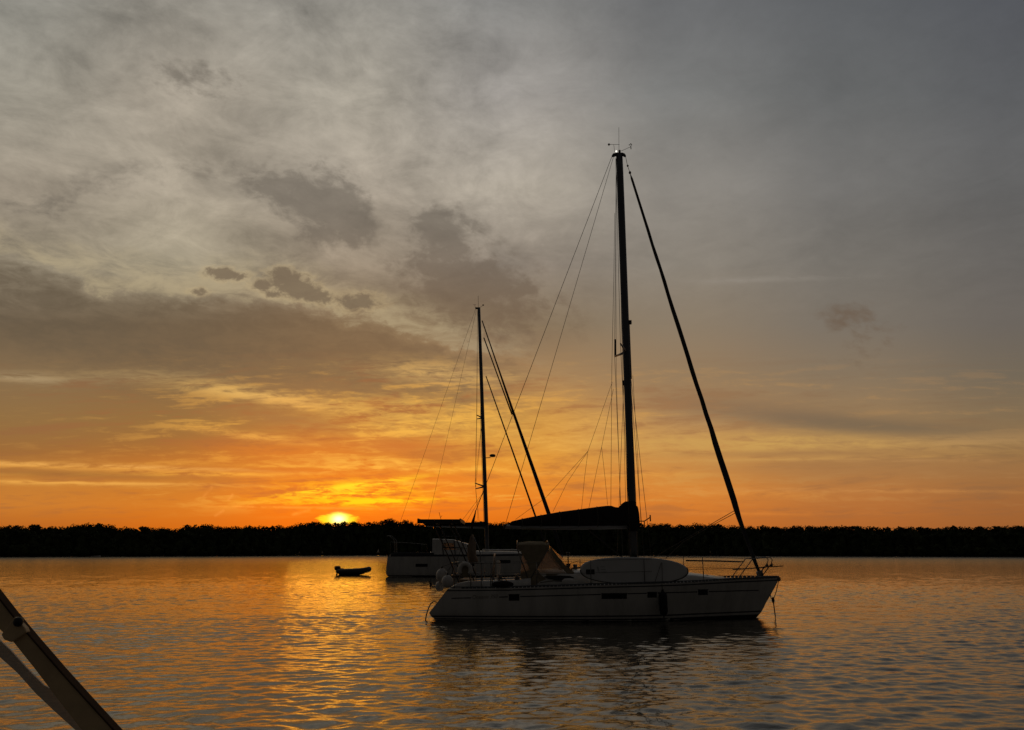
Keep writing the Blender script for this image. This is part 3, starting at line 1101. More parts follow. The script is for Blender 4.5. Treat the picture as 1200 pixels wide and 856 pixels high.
# boom and stowed mainsail
boom = part(MB().tube([W(741, 617.5, D), W(700, 618.2, D), W(640, 618.6, D), W(592, 617.5, D)], [.062, .066, .066, .060], 12, ry=[.05, .05, .05, .045]), 'boom', m_alu2, yacht)
part(MB().ball(W(592, 617, D), .06, .05, .06, nu=10, nv=6), 'boom_end_fitting', m_black, boom)
rings = []
rngc = random.Random(3)
TOPS = [(597.5, 612.8), (600, 611), (606, 609.6), (614, 607.8), (625, 605.6), (640, 602.8), (655, 600.2), (670, 598.2), (685, 596.2), (700, 594.2), (712, 592.8), (717, 592.9), (721, 594.4), (725, 594.8), (729, 590.6),
        (733, 587.9), (738, 587.6), (743, 590), (748, 594), (749, 600)]
BOT = lambda px: 616.0 if px < 735 else 616 + (px - 735) * .3
for px, py in TOPS:
    zt, zb = W(px, py, D).z, W(px, BOT(px), D).z
    x = W(px, (py + BOT(px)) / 2, D).x
    hw = .05 + .12 * min(1, (px - 596) / 20) * (1 if px < 745 else .7)
    ring = []
    for k in range(14):
        an = math.pi * 2 * k / 14
        cz = (1 + math.cos(an)) / 2
        wv = hw * abs(math.sin(an)) ** .8 * (1 if math.sin(an) > 0 else -1) * (1.0 - .35 * cz)
        ring.append(Vector((x, D + wv * rngc.uniform(.9, 1.12), zb + (zt - zb) * cz)))
    rings.append(ring)
cover = part(MB().loft(rings), 'sail_cover', m_cover, yacht)
for px in (612, 634, 656, 678, 700):
    zt, zb = W(px, interp(TOPS, px), D).z, W(px, 617.5, D).z
    x = W(px, 612, D).x
    part(MB().tube([Vector((x + .01 * math.sin(an * 3), D + .19 * math.sin(an) * (1 - .3 * (1 + math.cos(an)) / 2), (zt + zb) / 2 + ((zt - zb) / 2 + .012) * math.cos(an))) for an in np.linspace(0, 2 * math.pi, 19)[:-1]], .011, 5, closed=True), 'cover_tie', m_rope, cover)
# collar of the cover wrapped round the mast
part(MB().tube([mast_at(587.5), mast_at(600), mast_at(613), mast_at(623)], [.115, .16, .185, .155], 12, ry=[.10, .14, .16, .13]), 'cover_collar', m_cover, cover)
part(MB().tube([W(720.5, 614, D - .12), W(720.5, 616, D - .12)], .012, 6), 'buckle', m_steel, cover)

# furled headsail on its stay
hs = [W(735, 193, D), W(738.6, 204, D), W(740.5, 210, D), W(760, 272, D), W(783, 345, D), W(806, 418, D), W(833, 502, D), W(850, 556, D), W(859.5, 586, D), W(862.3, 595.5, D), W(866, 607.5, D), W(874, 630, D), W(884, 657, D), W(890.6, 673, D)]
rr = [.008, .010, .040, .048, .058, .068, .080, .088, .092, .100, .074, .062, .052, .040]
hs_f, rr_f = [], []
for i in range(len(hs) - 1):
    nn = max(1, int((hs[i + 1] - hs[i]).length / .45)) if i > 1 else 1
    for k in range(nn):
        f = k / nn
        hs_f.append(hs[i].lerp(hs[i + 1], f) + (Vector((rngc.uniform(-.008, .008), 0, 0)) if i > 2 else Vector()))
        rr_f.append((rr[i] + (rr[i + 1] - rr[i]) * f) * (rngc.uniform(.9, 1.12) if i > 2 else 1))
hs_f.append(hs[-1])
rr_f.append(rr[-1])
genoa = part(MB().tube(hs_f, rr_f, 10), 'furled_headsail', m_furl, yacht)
part(MB().ball(W(735.6, 194.6, D), .036, nu=10, nv=6), 'halyard_swivel', m_black, genoa)
part(MB().ball(W(738.2, 202.6, D), .045, .045, .055, nu=10, nv=6), 'halyard_swivel', m_black, genoa)
part(MB().tube([W(733.2, 184, D), W(735, 193, D)], .008, 5), 'stay_toggle', m_black, genoa)
e = (hs[-1] - hs[-2]).normalized()
part(MB().tube([hs[-1] - e * .10, hs[-1] - e * .08, hs[-1] + e * .05, hs[-1] + e * .07], [.07, .10, .10, .06], 12), 'furling_drum', m_steel, genoa)
line([W(861.8, 598, D), W(815, 625, 22.3), W(766, 653.5, 21.9)], .010, m_rope, 'jib_sheet', genoa)
line([W(862.4, 601, D), W(836, 615, 23.8), W(800, 636, 24.2), W(780, 655, 24.3)], .010, m_rope, 'jib_sheet', genoa)

# standing rigging
stern_z = 0.98
line([W(716.9, 184, D), W(523, 689, D)], .0085, m_wire, 'backstay', yacht)
line([W(718.6, 185, D), W(592.5, 614, D)], .0075, m_wire, 'topping_lift', yacht)
line([W(721.5, 186, D), sn, W(741, 686, 21.45)], .0075, m_wire, 'shroud', yacht)
line([W(722, 186, D), sf, W(731, 680, 24.5)], .0075, m_wire, 'shroud', yacht)
for a, b in ((mast_at(424) + Vector((.06, -.05, 0)), W(757.5, 687, 21.42)), (mast_at(432) + Vector((.08, -.05, 0)), W(767, 686.5, 21.44)),
             (mast_at(424) + Vector((-.06, .05, 0)), W(722, 680, 24.5))):
    line([a, b], .0070, m_wire, 'shroud', yacht)
for pts, r in (([(720.4, 250, 23), (719.4, 320, 23), (717, 430, 23), (715.8, 596, 23)], .0065), ([(722.6, 190, 23), (721.8, 330, 23.05), (722.2, 440, 23.05), (727, 592, 23)], .0055),
               ([(727.2, 330, 22.9), (730, 452, 22.9), (733.2, 590, 22.9)], .0065), ([(741.5, 440, 22.95), (747.5, 540, 22.9), (751, 612, 22.9)], .006)):
    line([W(*p) for p in pts], r, m_rope, 'halyard', yacht)
part(MB().box(W(730.6, 449, 22.88), .05, .05, .16), 'halyard_block', m_black, yacht)
# lazy jacks
for pts in ([(717.5, 448, 23.1), (689, 529, 23.1), (640, 583, 23.1), (604, 609, 23.1)], [(689, 529, 23.1), (665, 565, 23.1), (648, 600, 23.1)], [(689, 529, 23.1), (685, 560, 23.1), (681.5, 597, 23.1)],
            [(718.8, 456, 22.9), (705, 524, 22.9), (690, 596, 22.9)], [(705, 524, 22.9), (709, 560, 22.9), (712, 592, 22.9)]):
    line([W(*p) for p in pts], .0055, m_rope, 'lazy_jack', yacht)
line([W(737, 660, 22.8), W(690, 621, D)], .022, m_black, 'boom_vang', yacht)
line([W(640, 621, D), W(634, 667, D)], .012, m_rope, 'mainsheet', yacht)

# guard rails
RT = .66


def deck_pt(px, side, ins=.08):
    x = (px - 600) / FPX * (D - side * 1.4)
    for _ in range(4):
        t, f = H1.at(x, 1.05)
        y = H1.yc - side * (H1.b(t, 1) - ins)
        x = (px - 600) / FPX * y
    return Vector((x, y, H1.zs(t)))


# stanchions come in pairs at the same place along the hull
tops = {1: [], -1: []}
for px in (576, 628, 689, 749.5, 816):
    near_b = deck_pt(px, 1)
    t, f = H1.at(near_b.x, 1.05)
    for side in (1, -1):
        b0 = Vector((near_b.x, H1.yc - side * (H1.b(t, 1) - .08), H1.zs(t)))
        tp = b0 + Vector((0, 0, RT))
        tops[side].append((b0, tp))
        part(MB().tube([b0, tp], .0125, 6).tube([b0, b0 + Vector((0, 0, .07))], .022, 6), 'stanchion', m_steel, yacht)
pn = [W(865.6, 677.5, 22.45), W(882, 655.2, 22.5), W(893, 654, 22.66), W(902, 653.2, 22.78), W(905, 656.2, 22.82), W(904, 660.5, 22.84), W(894.6, 673.4, 22.9)]
pf = [W(857, 677.4, 23.55), W(873.6, 655, 23.5), W(886, 653.9, 23.34), W(897.6, 653.2, 23.22), W(900.2, 656, 23.18), W(899.2, 660, 23.16), W(890, 673.2, 23.1)]
mb = MB()
for path in (pn, pf):
    mb.tube(path, .0145, 6)
mb.tube([W(902, 653.2, 22.78), W(901, 653.0, 23.0), W(897.6, 653.2, 23.22)], .0145, 6)
part(mb, 'pulpit', m_steel, yacht)
for side, pp in ((1, pn), (-1, pf)):
    aft = Vector((W(577, 661, 21.7).x, D - side * 1.38, 1.556))
    for fr, nm in ((1.0, 'lifeline'), (.5, 'lifeline')):
        pts = [aft - Vector((0, 0, .35 * (1 - fr) * 2))]
        for b0, tp in tops[side]:
            pts.append(b0 + (tp - b0) * fr)
        pts.append(pp[1] if fr == 1 else (pp[0] + pp[1]) / 2)
        line(pts, .0055, m_wire, nm, yacht)
# bow platform and roller
mb = MB().tube([W(859, 667.8, D), W(880, 666.3, D), W(897, 665, D)], .016, 6)
mb.loft([[W(px, y - .55, D - w), W(px, y - .55, D + w), W(px, y + .55, D + w), W(px, y + .55, D - w)] for px, y, w in ((894, 664.9, .10), (905, 664.3, .13), (915, 663.7, .12), (918, 663.4, .06))], smooth=False)
mb.ball(W(899, 662.8, D - .1), .045, nu=8, nv=6).ball(W(904, 662.6, D - .1), .045, nu=8, nv=6)
mb.tube([W(908, 664, D), W(904, 659, D - .15)], .006, 5)
mb.tube([W(894, 664.6, D), W(893, 674, D)], .012, 5)
part(mb, 'bow_platform', m_teak, yacht)
mb = MB().loft([[W(px, y0, D - w), W(px, y0, D + w), W(px, y1, D + w), W(px, y1, D - w)] for px, y0, y1, w in ((893, 676.6, 678.6, .10), (905, 676.0, 679.4, .09), (912, 675.8, 680.6, .08), (914.8, 677.0, 680.2, .07))], smooth=False)
mb.tube([W(913, 679.6, D - .08), W(913, 679.6, D + .08)], .05, 10)
part(mb, 'bow_roller', m_steel, yacht)
# pushpit
zr = 1.556
path = [Vector((W(577, 661, 21.7).x, D - 1.38, .87)), Vector((W(577, 661, 21.7).x, D - 1.38, zr)), Vector((-1.15, D - 1.32, zr)), Vector((-1.66, D - 1.15, zr)), Vector((-1.74, D - .7, zr)), Vector((-1.74, D - .35, zr)), Vector((-1.74, D - .35, .85))]
for sgn in (1, -1):
    mb = MB()
    pp = [Vector((p.x, D + (p.y - D) * sgn, p.z)) for p in path]
    mb.tube(pp, .0145, 6)
    mid = [Vector((p.x, p.y, 1.22)) for p in pp[1:-1]]
    mb.tube(mid, .011, 6)
    for x, w in ((-1.15, 1.32), (-1.63, 1.15), (-.86, 1.34)):
        mb.tube([Vector((x, D - sgn * w, .83)), Vector((x, D - sgn * w, zr))], .0125, 6)
    part(mb, 'pushpit', m_steel, yacht)
# boarding ladder hanging off the stern
for_ladder = [(507.5, 705.5), (504.5, 708), (502.6, 712), (500.8, 717), (499.4, 722), (498.6, 727), (498.8, 731)]
mb = MB()
for yo in (22.0, 22.3):
    mb.tube([W(px, py, yo) for px, py in for_ladder], .017, 6)
    mb.tube([W(507.5, 705.5, yo), W(509.5, 705, yo), W(512, 706.5, yo)], .014, 6)
for k in (2, 3, 4, 5):
    mb.tube([W(*for_ladder[k], 22.0), W(*for_ladder[k], 22.3)], .015, 5)
part(mb, 'boarding_ladder', m_steel, yacht)

# gantry with solar panel over the stern
zp = W(514, 611.5, 22.6).z
xa, xb = W(489.5, 611, 22.0).x, W(539, 611, 22.0).x
mb = MB()
for yy in (22.05, 24.0):
    for (px0, px1) in ((507.5, 541), (526, 559.5)):
        x0, x1 = W(px0, 615, 22.05).x, W(px1, 689, 22.05).x
        mb.tube([Vector((x0, yy, zp - .04)), Vector((x0 + (x1 - x0) * .5, yy, zp - (zp - .86) * .5)), Vector((x1, yy, .84))], .019, 6)
    x0, x1 = W(511, 627.5, 22.05).x, W(532, 627.5, 22.05).x
    mb.tube([Vector((x0, yy, W(520, 627.5, 22.05).z)), Vector((x1, yy, W(520, 627.5, 22.05).z))], .012, 5)
    x0, x1 = W(519, 642, 22.05).x, W(538, 642, 22.05).x
    mb.tube([Vector((x0, yy, W(520, 642, 22.05).z)), Vector((x1, yy, W(520, 642, 22.05).z))], .012, 5)
for px in (507.5, 526):
    x0 = W(px, 615, 22.05).x
    mb.tube([Vector((x0, 22.05, zp - .04)), Vector((x0, 24.0, zp - .04))], .017, 6)
part(mb, 'gantry', m_black, yacht)
sp = part(MB().box(((xa + xb) / 2, 23.03, zp + .025), xb - xa, 2.0, .035), 'solar_panel', m_solar, yacht)
mb = MB()
for yy in (22.02, 24.04):
    mb.box(((xa + xb) / 2, yy, zp - .015), xb - xa + .03, .04, .12)
for xx in (xa, xb):
    mb.box((xx, 23.03, zp + .02), .03, 1.98, .10)
part(mb, 'panel_frame', m_black, sp)
part(MB().tube([W(517, 609.5, 22.6), W(514.5, 600.5, 22.6)], .007, 5).tube([W(516.2, 607, 22.6), W(518, 604.5, 22.6)], .005, 4), 'antenna', m_black, yacht)
# folded awning standing by the helm
rings = []
for px, py, wx in ((555, 661, .14), (553.5, 652, .13), (553, 644, .12), (553, 636, .10), (553.2, 630, .06), (553.6, 626.5, .02)):
    c = W(px, py, 22.3)
    rings.append([c + Vector((wx * math.cos(a) * (1 + .15 * math.sin(3 * a + py)), .30 * math.sin(a) * (1 if py > 640 else .7), 0)) for a in np.linspace(0, 2 * math.pi, 13)[:-1]])
fa = part(MB().loft(rings), 'folded_awning', m_canvas2, yacht)
part(MB().tube([W(553.6, 627, 22.3), W(558, 636, 22.2), W(562.5, 647, 22.1), W(566, 690, 22.0)], .014, 6).tube([W(549, 640, 22.3), W(551, 690, 22.2)], .012, 6), 'awning_frame', m_steel, fa)
# winch on the cabin top, with its handle upright, and deck gear
c = W(666, 668, 22.5)
mb = MB().tube([c, c + Vector((0, 0, .10)), c + Vector((0, 0, .17))], [.085, .06, .075], 12).tube([c + Vector((0, 0, .17)), c + Vector((.0, 0, .44))], .016, 6)
mb.ball(c + Vector((0, 0, .46)), .06, .06, .045, nu=10, nv=6)
part(mb, 'winch', m_black, yacht)
for px, py, yy in ((657, 664.8, 22.6), (674, 664.5, 22.7), (586, 676, 21.95), (606, 676, 21.95)):
    c = W(px, py, yy)
    part(MB().tube([c - Vector((0, 0, .08)), c, c + Vector((0, 0, .07))], [.08, .055, .07], 10), 'winch', m_steel, yacht)
line([W(667, 661, 22.5), W(675, 658.5, 22.55), W(688, 659.5, 22.6), W(690, 664, 22.6)], .008, m_rope, 'rope_tail', yacht)

# sprayhood: tan canvas on hoops with clear panels
yn, yf = D - .98, D + .98
xr_, xf_, xb_ = W(607.5, 640, yn).x, W(643, 640, yn).x, W(672, 670, yn).x
ztop = W(620, 637, yn).z
hood = []
for x, z, dz_ in ((xr_, ztop - .02, .05), (xr_ + .35, ztop, .07), (xf_ - .15, ztop - .01, .07), (xf_, ztop - .06, .06)):
    hood.append([Vector((x, yn, z - .16)), Vector((x, yn + .03, z - .04)), Vector((x, yn + .12, z + .01)), Vector((x, D - .4, z + dz_)), Vector((x, D + .4, z + dz_)), Vector((x, yf - .12, z + .01)), Vector((x, yf - .03, z - .04)), Vector((x, yf, z - .16))])
sh = part(MB().loft(hood, closed=False, caps=False), 'sprayhood', m_canvas, yacht)
for sgn in (1, -1):
    mb = MB()

    def S2(px, py):
        p = W(px, py, yn)
        return Vector((p.x, D - sgn * .985, p.z))
    mb.prism([S2(607, 639), S2(643.5, 639), S2(642.5, 644), S2(634, 657), S2(629.5, 667), S2(633, 673), S2(640, 679), S2(640, 689), S2(610, 689), S2(611, 672), S2(621, 668), S2(618, 661), S2(613, 650), S2(609, 643)], (0, sgn * .012, 0))
    mb.prism([S2(643.5, 641), S2(646.5, 642.5), S2(654, 652.5), S2(663, 663), S2(673, 671), S2(672, 673), S2(664, 672), S2(657, 664.5), S2(650, 655.5)], (0, sgn * .012, 0))
    mb.prism([S2(640, 672.5), S2(662, 672.5), S2(668, 674), S2(640, 674.6)], (0, sgn * .012, 0))
    part(mb, 'side_curtain', m_canvas, sh)
for sgn in (1, -1):
    for poly in ([(613, 650.5), (618, 661), (621, 668), (611, 672)], [(642.5, 644.5), (650, 655.5), (657, 664.5), (663, 672), (640, 672), (633, 672), (629.5, 667), (634, 657)]):
        q = [W(px, py, yn) for px, py in poly]
        part(MB().prism([Vector((v.x, D - sgn * .985, v.z)) for v in q], (0, sgn * .004, 0)), 'clear_window', m_clear, sh)
zfw = W(668, 670, yn).z
part(MB().loft([[Vector((xf_, yn + .05, ztop - .12)), Vector((xf_ + .02, D, ztop - .02)), Vector((xf_, yf - .05, ztop - .12))], [Vector((xb_, yn + .05, zfw)), Vector((xb_ + .12, D, zfw + .06)), Vector((xb_, yf - .05, zfw))]], closed=False, caps=False), 'windscreen', m_clear, sh)
for x in (xr_ - .03, xf_):
    mb = MB().tube([Vector((xr_ + .3, yn - .01, 1.05)), Vector((x, yn - .01, ztop - .14)), Vector((x, yn + .1, ztop + .02)), Vector((x, D, ztop + .085)), Vector((x, yf - .1, ztop + .02)), Vector((x, yf + .01, ztop - .14)), Vector((xr_ + .3, yf + .01, 1.05))], .013, 6)
    part(mb, 'hoop', m_steel, sh)

# ---------------------------------------------------------------- things carried on the near yacht
# paddleboard on edge inside the rail
YB = 21.50
c0 = W(743.0, 668.6, YB)
hl, hh = (W(806, 668, YB).x - W(680, 668, YB).x) / 2, (W(743, 653, YB).z - W(743, 684.2, YB).z) / 2


def board_ring(k, dy_):
    out = []
    for i in range(56):
        a = 2 * math.pi * i / 56
        ca, sa = math.cos(a), math.sin(a)
        ex = 2.25 if ca > 0 else 2.45
        x = math.copysign(abs(ca) ** (2 / ex), ca) * hl * k
        z = math.copysign(abs(sa) ** (2 / ex), sa) * (hh * k if abs(k - 1) < .2 else hh * k)
        out.append(c0 + Vector((x, dy_, z - .012 * x)))
    return out


board = empty('paddleboard', W(743, 684.2, YB), 'white paddleboard standing on edge along the near yacht side deck', 'paddleboard')
bb = part(MB().loft([board_ring(.95, -.060), board_ring(.985, -.045), board_ring(1, -.015), board_ring(1, .02), board_ring(.985, .045), board_ring(.95, .06)]), 'board_body', m_board, board)
rim_pts = [p + Vector((0, -.03, 0)) for p in board_ring(1.0, 0)]
part(MB().tube(rim_pts[28:56] + rim_pts[:3], .016, 6), 'rail_band', m_black, board)
def BQ(px, py, o=-.064):
    p = W(px, py, YB - .06)
    return Vector((p.x, YB + o, p.z))
part(MB().prism([BQ(686.6, 667.6), BQ(696.6, 667.4), BQ(696.8, 673.2), BQ(686.8, 673.4)], (0, .008, 0)), 'fin_box', m_black, board)
m_mark = mat('printed_mark', (0.36, 0.37, 0.36), 0.5, var=0.2)
mb = MB()
for q in (((699, 664), (701, 664), (703, 671), (701, 671)), ((703.5, 664), (709, 664), (709, 665.2), (703.8, 665.2)), ((704, 667), (710, 667), (710, 668.2), (704.3, 668.2)), ((704.5, 670), (711, 670), (711, 671.2), (704.8, 671.2))):
    mb.prism([BQ(*p, o=-.063) for p in q], (0, .006, 0))
part(mb, 'printed_mark', m_mark, board)
mb = MB()
for a, b in (((774.8, 659.5), (767.5, 682)), ((775.5, 659.5), (776.2, 682))):
    mb.tube([BQ(*a, o=-.075), BQ(*b, o=-.075)], .006, 5)
part(mb, 'lashing', m_rope, board)

# boat hook along the rail
tag(MB().tube([W(804, 657.2, 21.62), W(840, 657.7, 21.9), W(868, 658.6, 22.35)], .021, 8).tube([W(868, 658.6, 22.35), W(872.5, 657.6, 22.42)], .013, 6).build('boat_hook', m_black),
    'long dark boat hook lashed level along the foredeck guard rail', 'boat hook')

# hanging fender amidships
q = H1.near(776, 706, .14)
fen = empty('fender', q - Vector((0, 0, .38)), 'long black fender hanging against the white hull side amidships', 'fender')
zc = q.z
prof = [(.30, .02), (.285, .05), (.25, .095), (.18, .115), (-.22, .115), (-.29, .10), (-.325, .055), (-.34, .02)]
part(MB().loft([[q + Vector((r * math.cos(a), r * math.sin(a), h)) for a in np.linspace(0, 2 * math.pi, 15)[:-1]] for h, r in prof]), 'fender_body', m_fblack, fen)
part(MB().tube([q + Vector((0, 0, -.34)), q + Vector((0, 0, -.40))], .022, 6), 'eye', m_black, fen)
part(MB().tube([q + Vector((0, 0, .30)), q + Vector((0, 0, .35))], .03, 6), 'eye', m_black, fen)
part(MB().tube([q + Vector((0, 0, .33)), H1.near(775.8, 688, .03), H1.near(775.6, 682.2, .0) + Vector((0, .02, 0))], .008, 5), 'lanyard', m_rope, fen)

# ball fenders on the stern rail
for px, py, yy, rx, rz, txt in ((517.6, 674.5, 22.0, .165, .195, 'upper grey white ball fender of the stern cluster, behind the front one'), (524.2, 681.6, 21.62, .165, .175, 'round white ball fender nearest the viewer on the stern rail'),
                                (515.4, 687.0, 22.15, .135, .14, 'lowest white ball fender of the stern cluster, half hidden below')):
    c = W(px, py, yy)
    r = empty('ball_fender', c - Vector((0, 0, rz)), txt, 'fender', 'ball fenders clustered on the stern rail')
    part(MB().ball(c, rx, rx, rz, 18, 12), 'fender_ball', m_fwhite, r)
    part(MB().tube([c + Vector((0, 0, rz - .01)), c + Vector((0, 0, rz + .05))], .026, 8), 'eye', m_black, r)
    part(MB().tube([c + Vector((0, 0, rz + .04)), Vector((-1.68, yy + .1, zr))], .006, 5), 'lanyard', m_rope, r)
# small fender lying on the side deck
c = W(666.5, 681.8, 21.62)
r = empty('deck_fender', c - Vector((0, 0, .09)), 'small white fender lying on the side deck left of the paddleboard', 'fender')
part(MB().loft([[c + Vector((h, rr_ * math.cos(a), rr_ * math.sin(a))) for a in np.linspace(0, 2 * math.pi, 13)[:-1]] for h, rr_ in ((-.19, .02), (-.17, .05), (-.12, .08), (0, .088), (.10, .08), (.14, .05), (.16, .02))]), 'fender_body', m_fwhite, r)
part(MB().tube([c + Vector((-.18, 0, 0)), c + Vector((-.42, .02, .02)), c + Vector((-.8, .05, -.03))], .012, 6), 'lanyard', m_rope, r)
# horseshoe lifebuoy on the stern rail
c = W(545, 668.5, 21.66)
path = [c + Vector((.155 * math.cos(a), 0, .175 * math.sin(a) + .0)) for a in np.linspace(-.6, math.pi + .6, 15)]
lb = empty('lifebuoy', c - Vector((0, 0, .2)), 'pale horseshoe lifebuoy hung on the stern rail', 'lifebuoy')
part(MB().tube(path, .062, 10), 'horseshoe', m_fwhite, lb)
mb = MB().box(c + Vector((0, .035, -.02)), .20, .03, .34)
part(mb, 'back_pad', m_canvas, lb)
# dark bundle on the cockpit edge
c = W(589, 685, 21.55)
bg = empty('rope_bag', c - Vector((0, 0, .09)), 'dark cloth bag lying on the cockpit edge ahead of the wheel', 'bag')
mb = MB()
rg = random.Random(5)
rings = []
for i, x in enumerate(np.linspace(-.30, .30, 9)):
    k = math.sin(math.pi * (i + .35) / 8.7) ** .6
    rings.append([c + Vector((x, .15 * k * math.cos(a) * rg.uniform(.85, 1.1), .10 * k * math.sin(a) * rg.uniform(.8, 1.15))) for a in np.linspace(0, 2 * math.pi, 11)[:-1]])
bag = part(MB().loft(rings), 'bag_body', m_cover, bg)
part(MB().tube([c + Vector((-.12, -.05, .09)), c + Vector((-.06, -.05, .16)), c + Vector((.06, -.05, .16)), c + Vector((.12, -.05, .09))], .012, 5), 'handle', m_black, bg)
# hook dangling off the stern
hk = empty('hook', W(504.5, 691, 22.3), 'small dark hook dangling on a thin line beside the ball fenders', 'hook')
part(MB().tube([W(504.2, 679, 22.3), W(504.6, 691, 22.3)], .010, 5).tube([W(502.6, 681.5, 22.3), W(504.2, 684, 22.3), W(506.2, 683, 22.3)], .022, 6).ball(W(504.6, 686, 22.3), .035, .03, .06, nu=8, nv=6), 'hook_body', m_black, hk)
part(MB().tube([W(504.2, 679, 22.3), W(504.4, 613.5, 22.3)], .0022, 4), 'line', m_rope, hk)
# mooring bridle and chain under the bow
a1, a2, a3, a4 = W(912.5, 680.5, D), W(902.4, 694.5, 22.98), W(906, 703.5, 22.8), W(908.5, 722, 22.6)
br = empty('mooring_line', a4, 'dark rope bridle and chain dropping from the bow into the water', 'mooring line')
part(MB().tube([a1, a1.lerp(a3, .5) + Vector((.01, 0, -.03)), a3], .012, 6).tube([a2, a2.lerp(a3, .5) + Vector((-.02, 0, -.05)), a3], .014, 6), 'bridle', m_rope, br)
mb = MB().tube([a3, a4, W(909, 732, 22.3)], .012, 6)
for k in range(26):
    q = a3.lerp(a4, k / 25)
    mb.ball(q, .020 if k % 2 else .014, .014, .024, nu=6, nv=4)
part(mb, 'chain', m_black, br)
part(MB().ball(a3, .045, .03, .09, nu=8, nv=6), 'shackle', m_black, br)

# ================================================================ the far yacht
D2_ = 60.0
H2 = Hull(D2_, -9.5, 4.0, 2.1,
          [(0, 1.55), (.5, 1.57), (1, 1.66)],
          [(1.0, -9.43, 4.0), (0.6, -9.49, 3.87), (0.25, -9.56, 3.75), (0.12, -9.54, 3.7), (0.01, -9.4, 3.65), (-0.2, -8.2, 3.2), (-0.4, -6, 2.4)],
          [(0, .80), (.15, .92), (.35, 1.0), (.55, .98), (.7, .84), (.82, .60), (.91, .34), (.97, .13), (1, .02)])
y2 = empty('cruising_yacht', (-2.9, D2_, 0), 'second, farther white yacht half hidden behind the near sloop', 'sailing yacht')
hull2 = part(H2.mesh(36), 'hull', m_gel, y2)
part(H2.deck(36), 'deck', m_deck, y2)
for side in (1, -1):
    part(MB().loft(H2.band(-0.1, 0.10, side, 0.008), closed=False, caps=False), 'antifouling', m_foul, hull2)
for a, b, y0, y1 in ((487, 501, 661, 664.4), (584.5, 598, 656.6, 660.0), (545, 556, 660.5, 663.6)):
    part(patch(H2, a, b, y0, y1, 0.012), 'hull_window', m_dark, hull2)
for side in (1, -1):
    mb = MB().loft([[H2.pt(i / 40, 1.0, side) + Vector((0, -side * .006, .06)), H2.pt(i / 40, .955, side) + Vector((0, -side * .008, 0))] for i in range(41)], closed=False, caps=False)
    part(mb, 'rubbing_strake', m_navy, hull2)
# dark cockpit surround aft
for side in (1, -1):
    mb = MB().loft([[Vector((W(px, 650, 58.2).x, D2_ - side * w, z)) for w, z in ((1.72, 1.5), (1.66, zt), (1.45, zt), (1.40, 1.5))] for px, zt in ((456, 1.64), (462, 1.80), (480, 1.82), (500, 1.78), (508, 1.75))])
    part(mb, 'cockpit_coaming', m_black, y2)
rings = []
for px, w, z in ((504, 1.45, 1.80), (520, 1.5, 1.88), (560, 1.5, 1.87), (600, 1.35, 1.82), (628, 1.0, 1.74), (645, .6, 1.66)):
    x = W(px, 650, 58.8).x
    rings.append([Vector((x, D2_ - w, 1.48)), Vector((x, D2_ - w * .9, z - .03)), Vector((x, D2_ - w * .6, z + .04)), Vector((x, D2_ + w * .6, z + .04)), Vector((x, D2_ + w * .9, z - .03)), Vector((x, D2_ + w, 1.48))])
cab2 = part(MB().loft(rings), 'cabin', m_gel, y2)
for side in (1, -1):
    mb = MB().tube([Vector((x, D2_ - side * 1.05, 1.96)) for x in np.linspace(W(565, 647, 58.8).x, W(625, 647, 58.8).x, 8)], .06, 6)
    part(mb, 'grab_rail', m_gel, cab2)
# windscreen hood with one clear pane glowing through
yn2 = D2_ - 1.5
def T(px, py, sgn=1):
    p = W(px, py, yn2)
    return Vector((p.x, D2_ - sgn * 1.5, p.z))
xa2, xm2, xb2 = T(506.5, 640).x, T(531, 640).x, T(548, 640).x
zt2, zm2, ze2 = T(506, 631.4).z, T(530, 632.4).z, T(547, 637.4).z
mb = MB()
mb.loft([[Vector((x, D2_ - 1.5, z - .1)), Vector((x, D2_ - 1.3, z)), Vector((x, D2_ + 1.3, z)), Vector((x, D2_ + 1.5, z - .1))] for x, z in ((xa2, zt2), (xm2, zm2), (xb2, ze2))], closed=False, caps=False)
for sgn in (1, -1):
    for poly in () if sgn == -1 else ([(506.5, 632), (531, 633), (547, 638), (548, 643), (533, 643.8), (531.5, 637), (518, 636.2), (520.5, 644.8), (533, 644.4), (548, 643.6), (549, 650), (506.5, 650)],):
        mb.prism([T(px, py, sgn) for px, py in poly], (0, sgn * .03, 0))
hd2 = part(mb, 'windscreen_hood', m_gel, y2)
for sgn in (1, -1):
    mb = MB().prism([T(px, py, sgn) + Vector((0, sgn * .01, 0)) for px, py in [(518, 636.2), (531.5, 637), (533, 644.0), (520.5, 644.6)]], (0, sgn * .01, 0))
    part(mb, 'clear_window', m_clear, hd2)
for px in (504.5, 518, 532):
    a, b = T(px, 632.2), T(px + 1.5, 650)
    part(MB().tube([a + Vector((0, -.04, 0)), b + Vector((0, -.04, 0))], .035, 5), 'hood_frame', m_black, hd2)
for side in (1, -1):
    xs_ = -9.25
    mb = MB().tube([Vector((xs_, D2_ - side * 1.4, 1.55)), Vector((xs_ - .05, D2_ - side * 1.4, 2.55)), Vector((xs_ + 1.2, D2_ - side * 1.6, 2.5)), Vector((xs_ + 2.4, D2_ - side * 1.7, 2.4)), Vector((xs_ + 2.4, D2_ - side * 1.7, 1.55))], .02, 6)
    mb.tube([Vector((xs_ + .2, D2_ - side * .6, 1.55)), Vector((xs_ + .1, D2_ - side * .6, 2.7)), Vector((xs_ - .3, D2_ - side * .6, 3.05)), Vector((xs_ - .5, D2_ - side * .6, 3.0))], .03, 6)
    part(mb, 'pushpit', m_steel, y2)
part(MB().box(W(457, 652.4, 58.1), .12, .05, .26), 'stern_light', m_fwhite, y2)
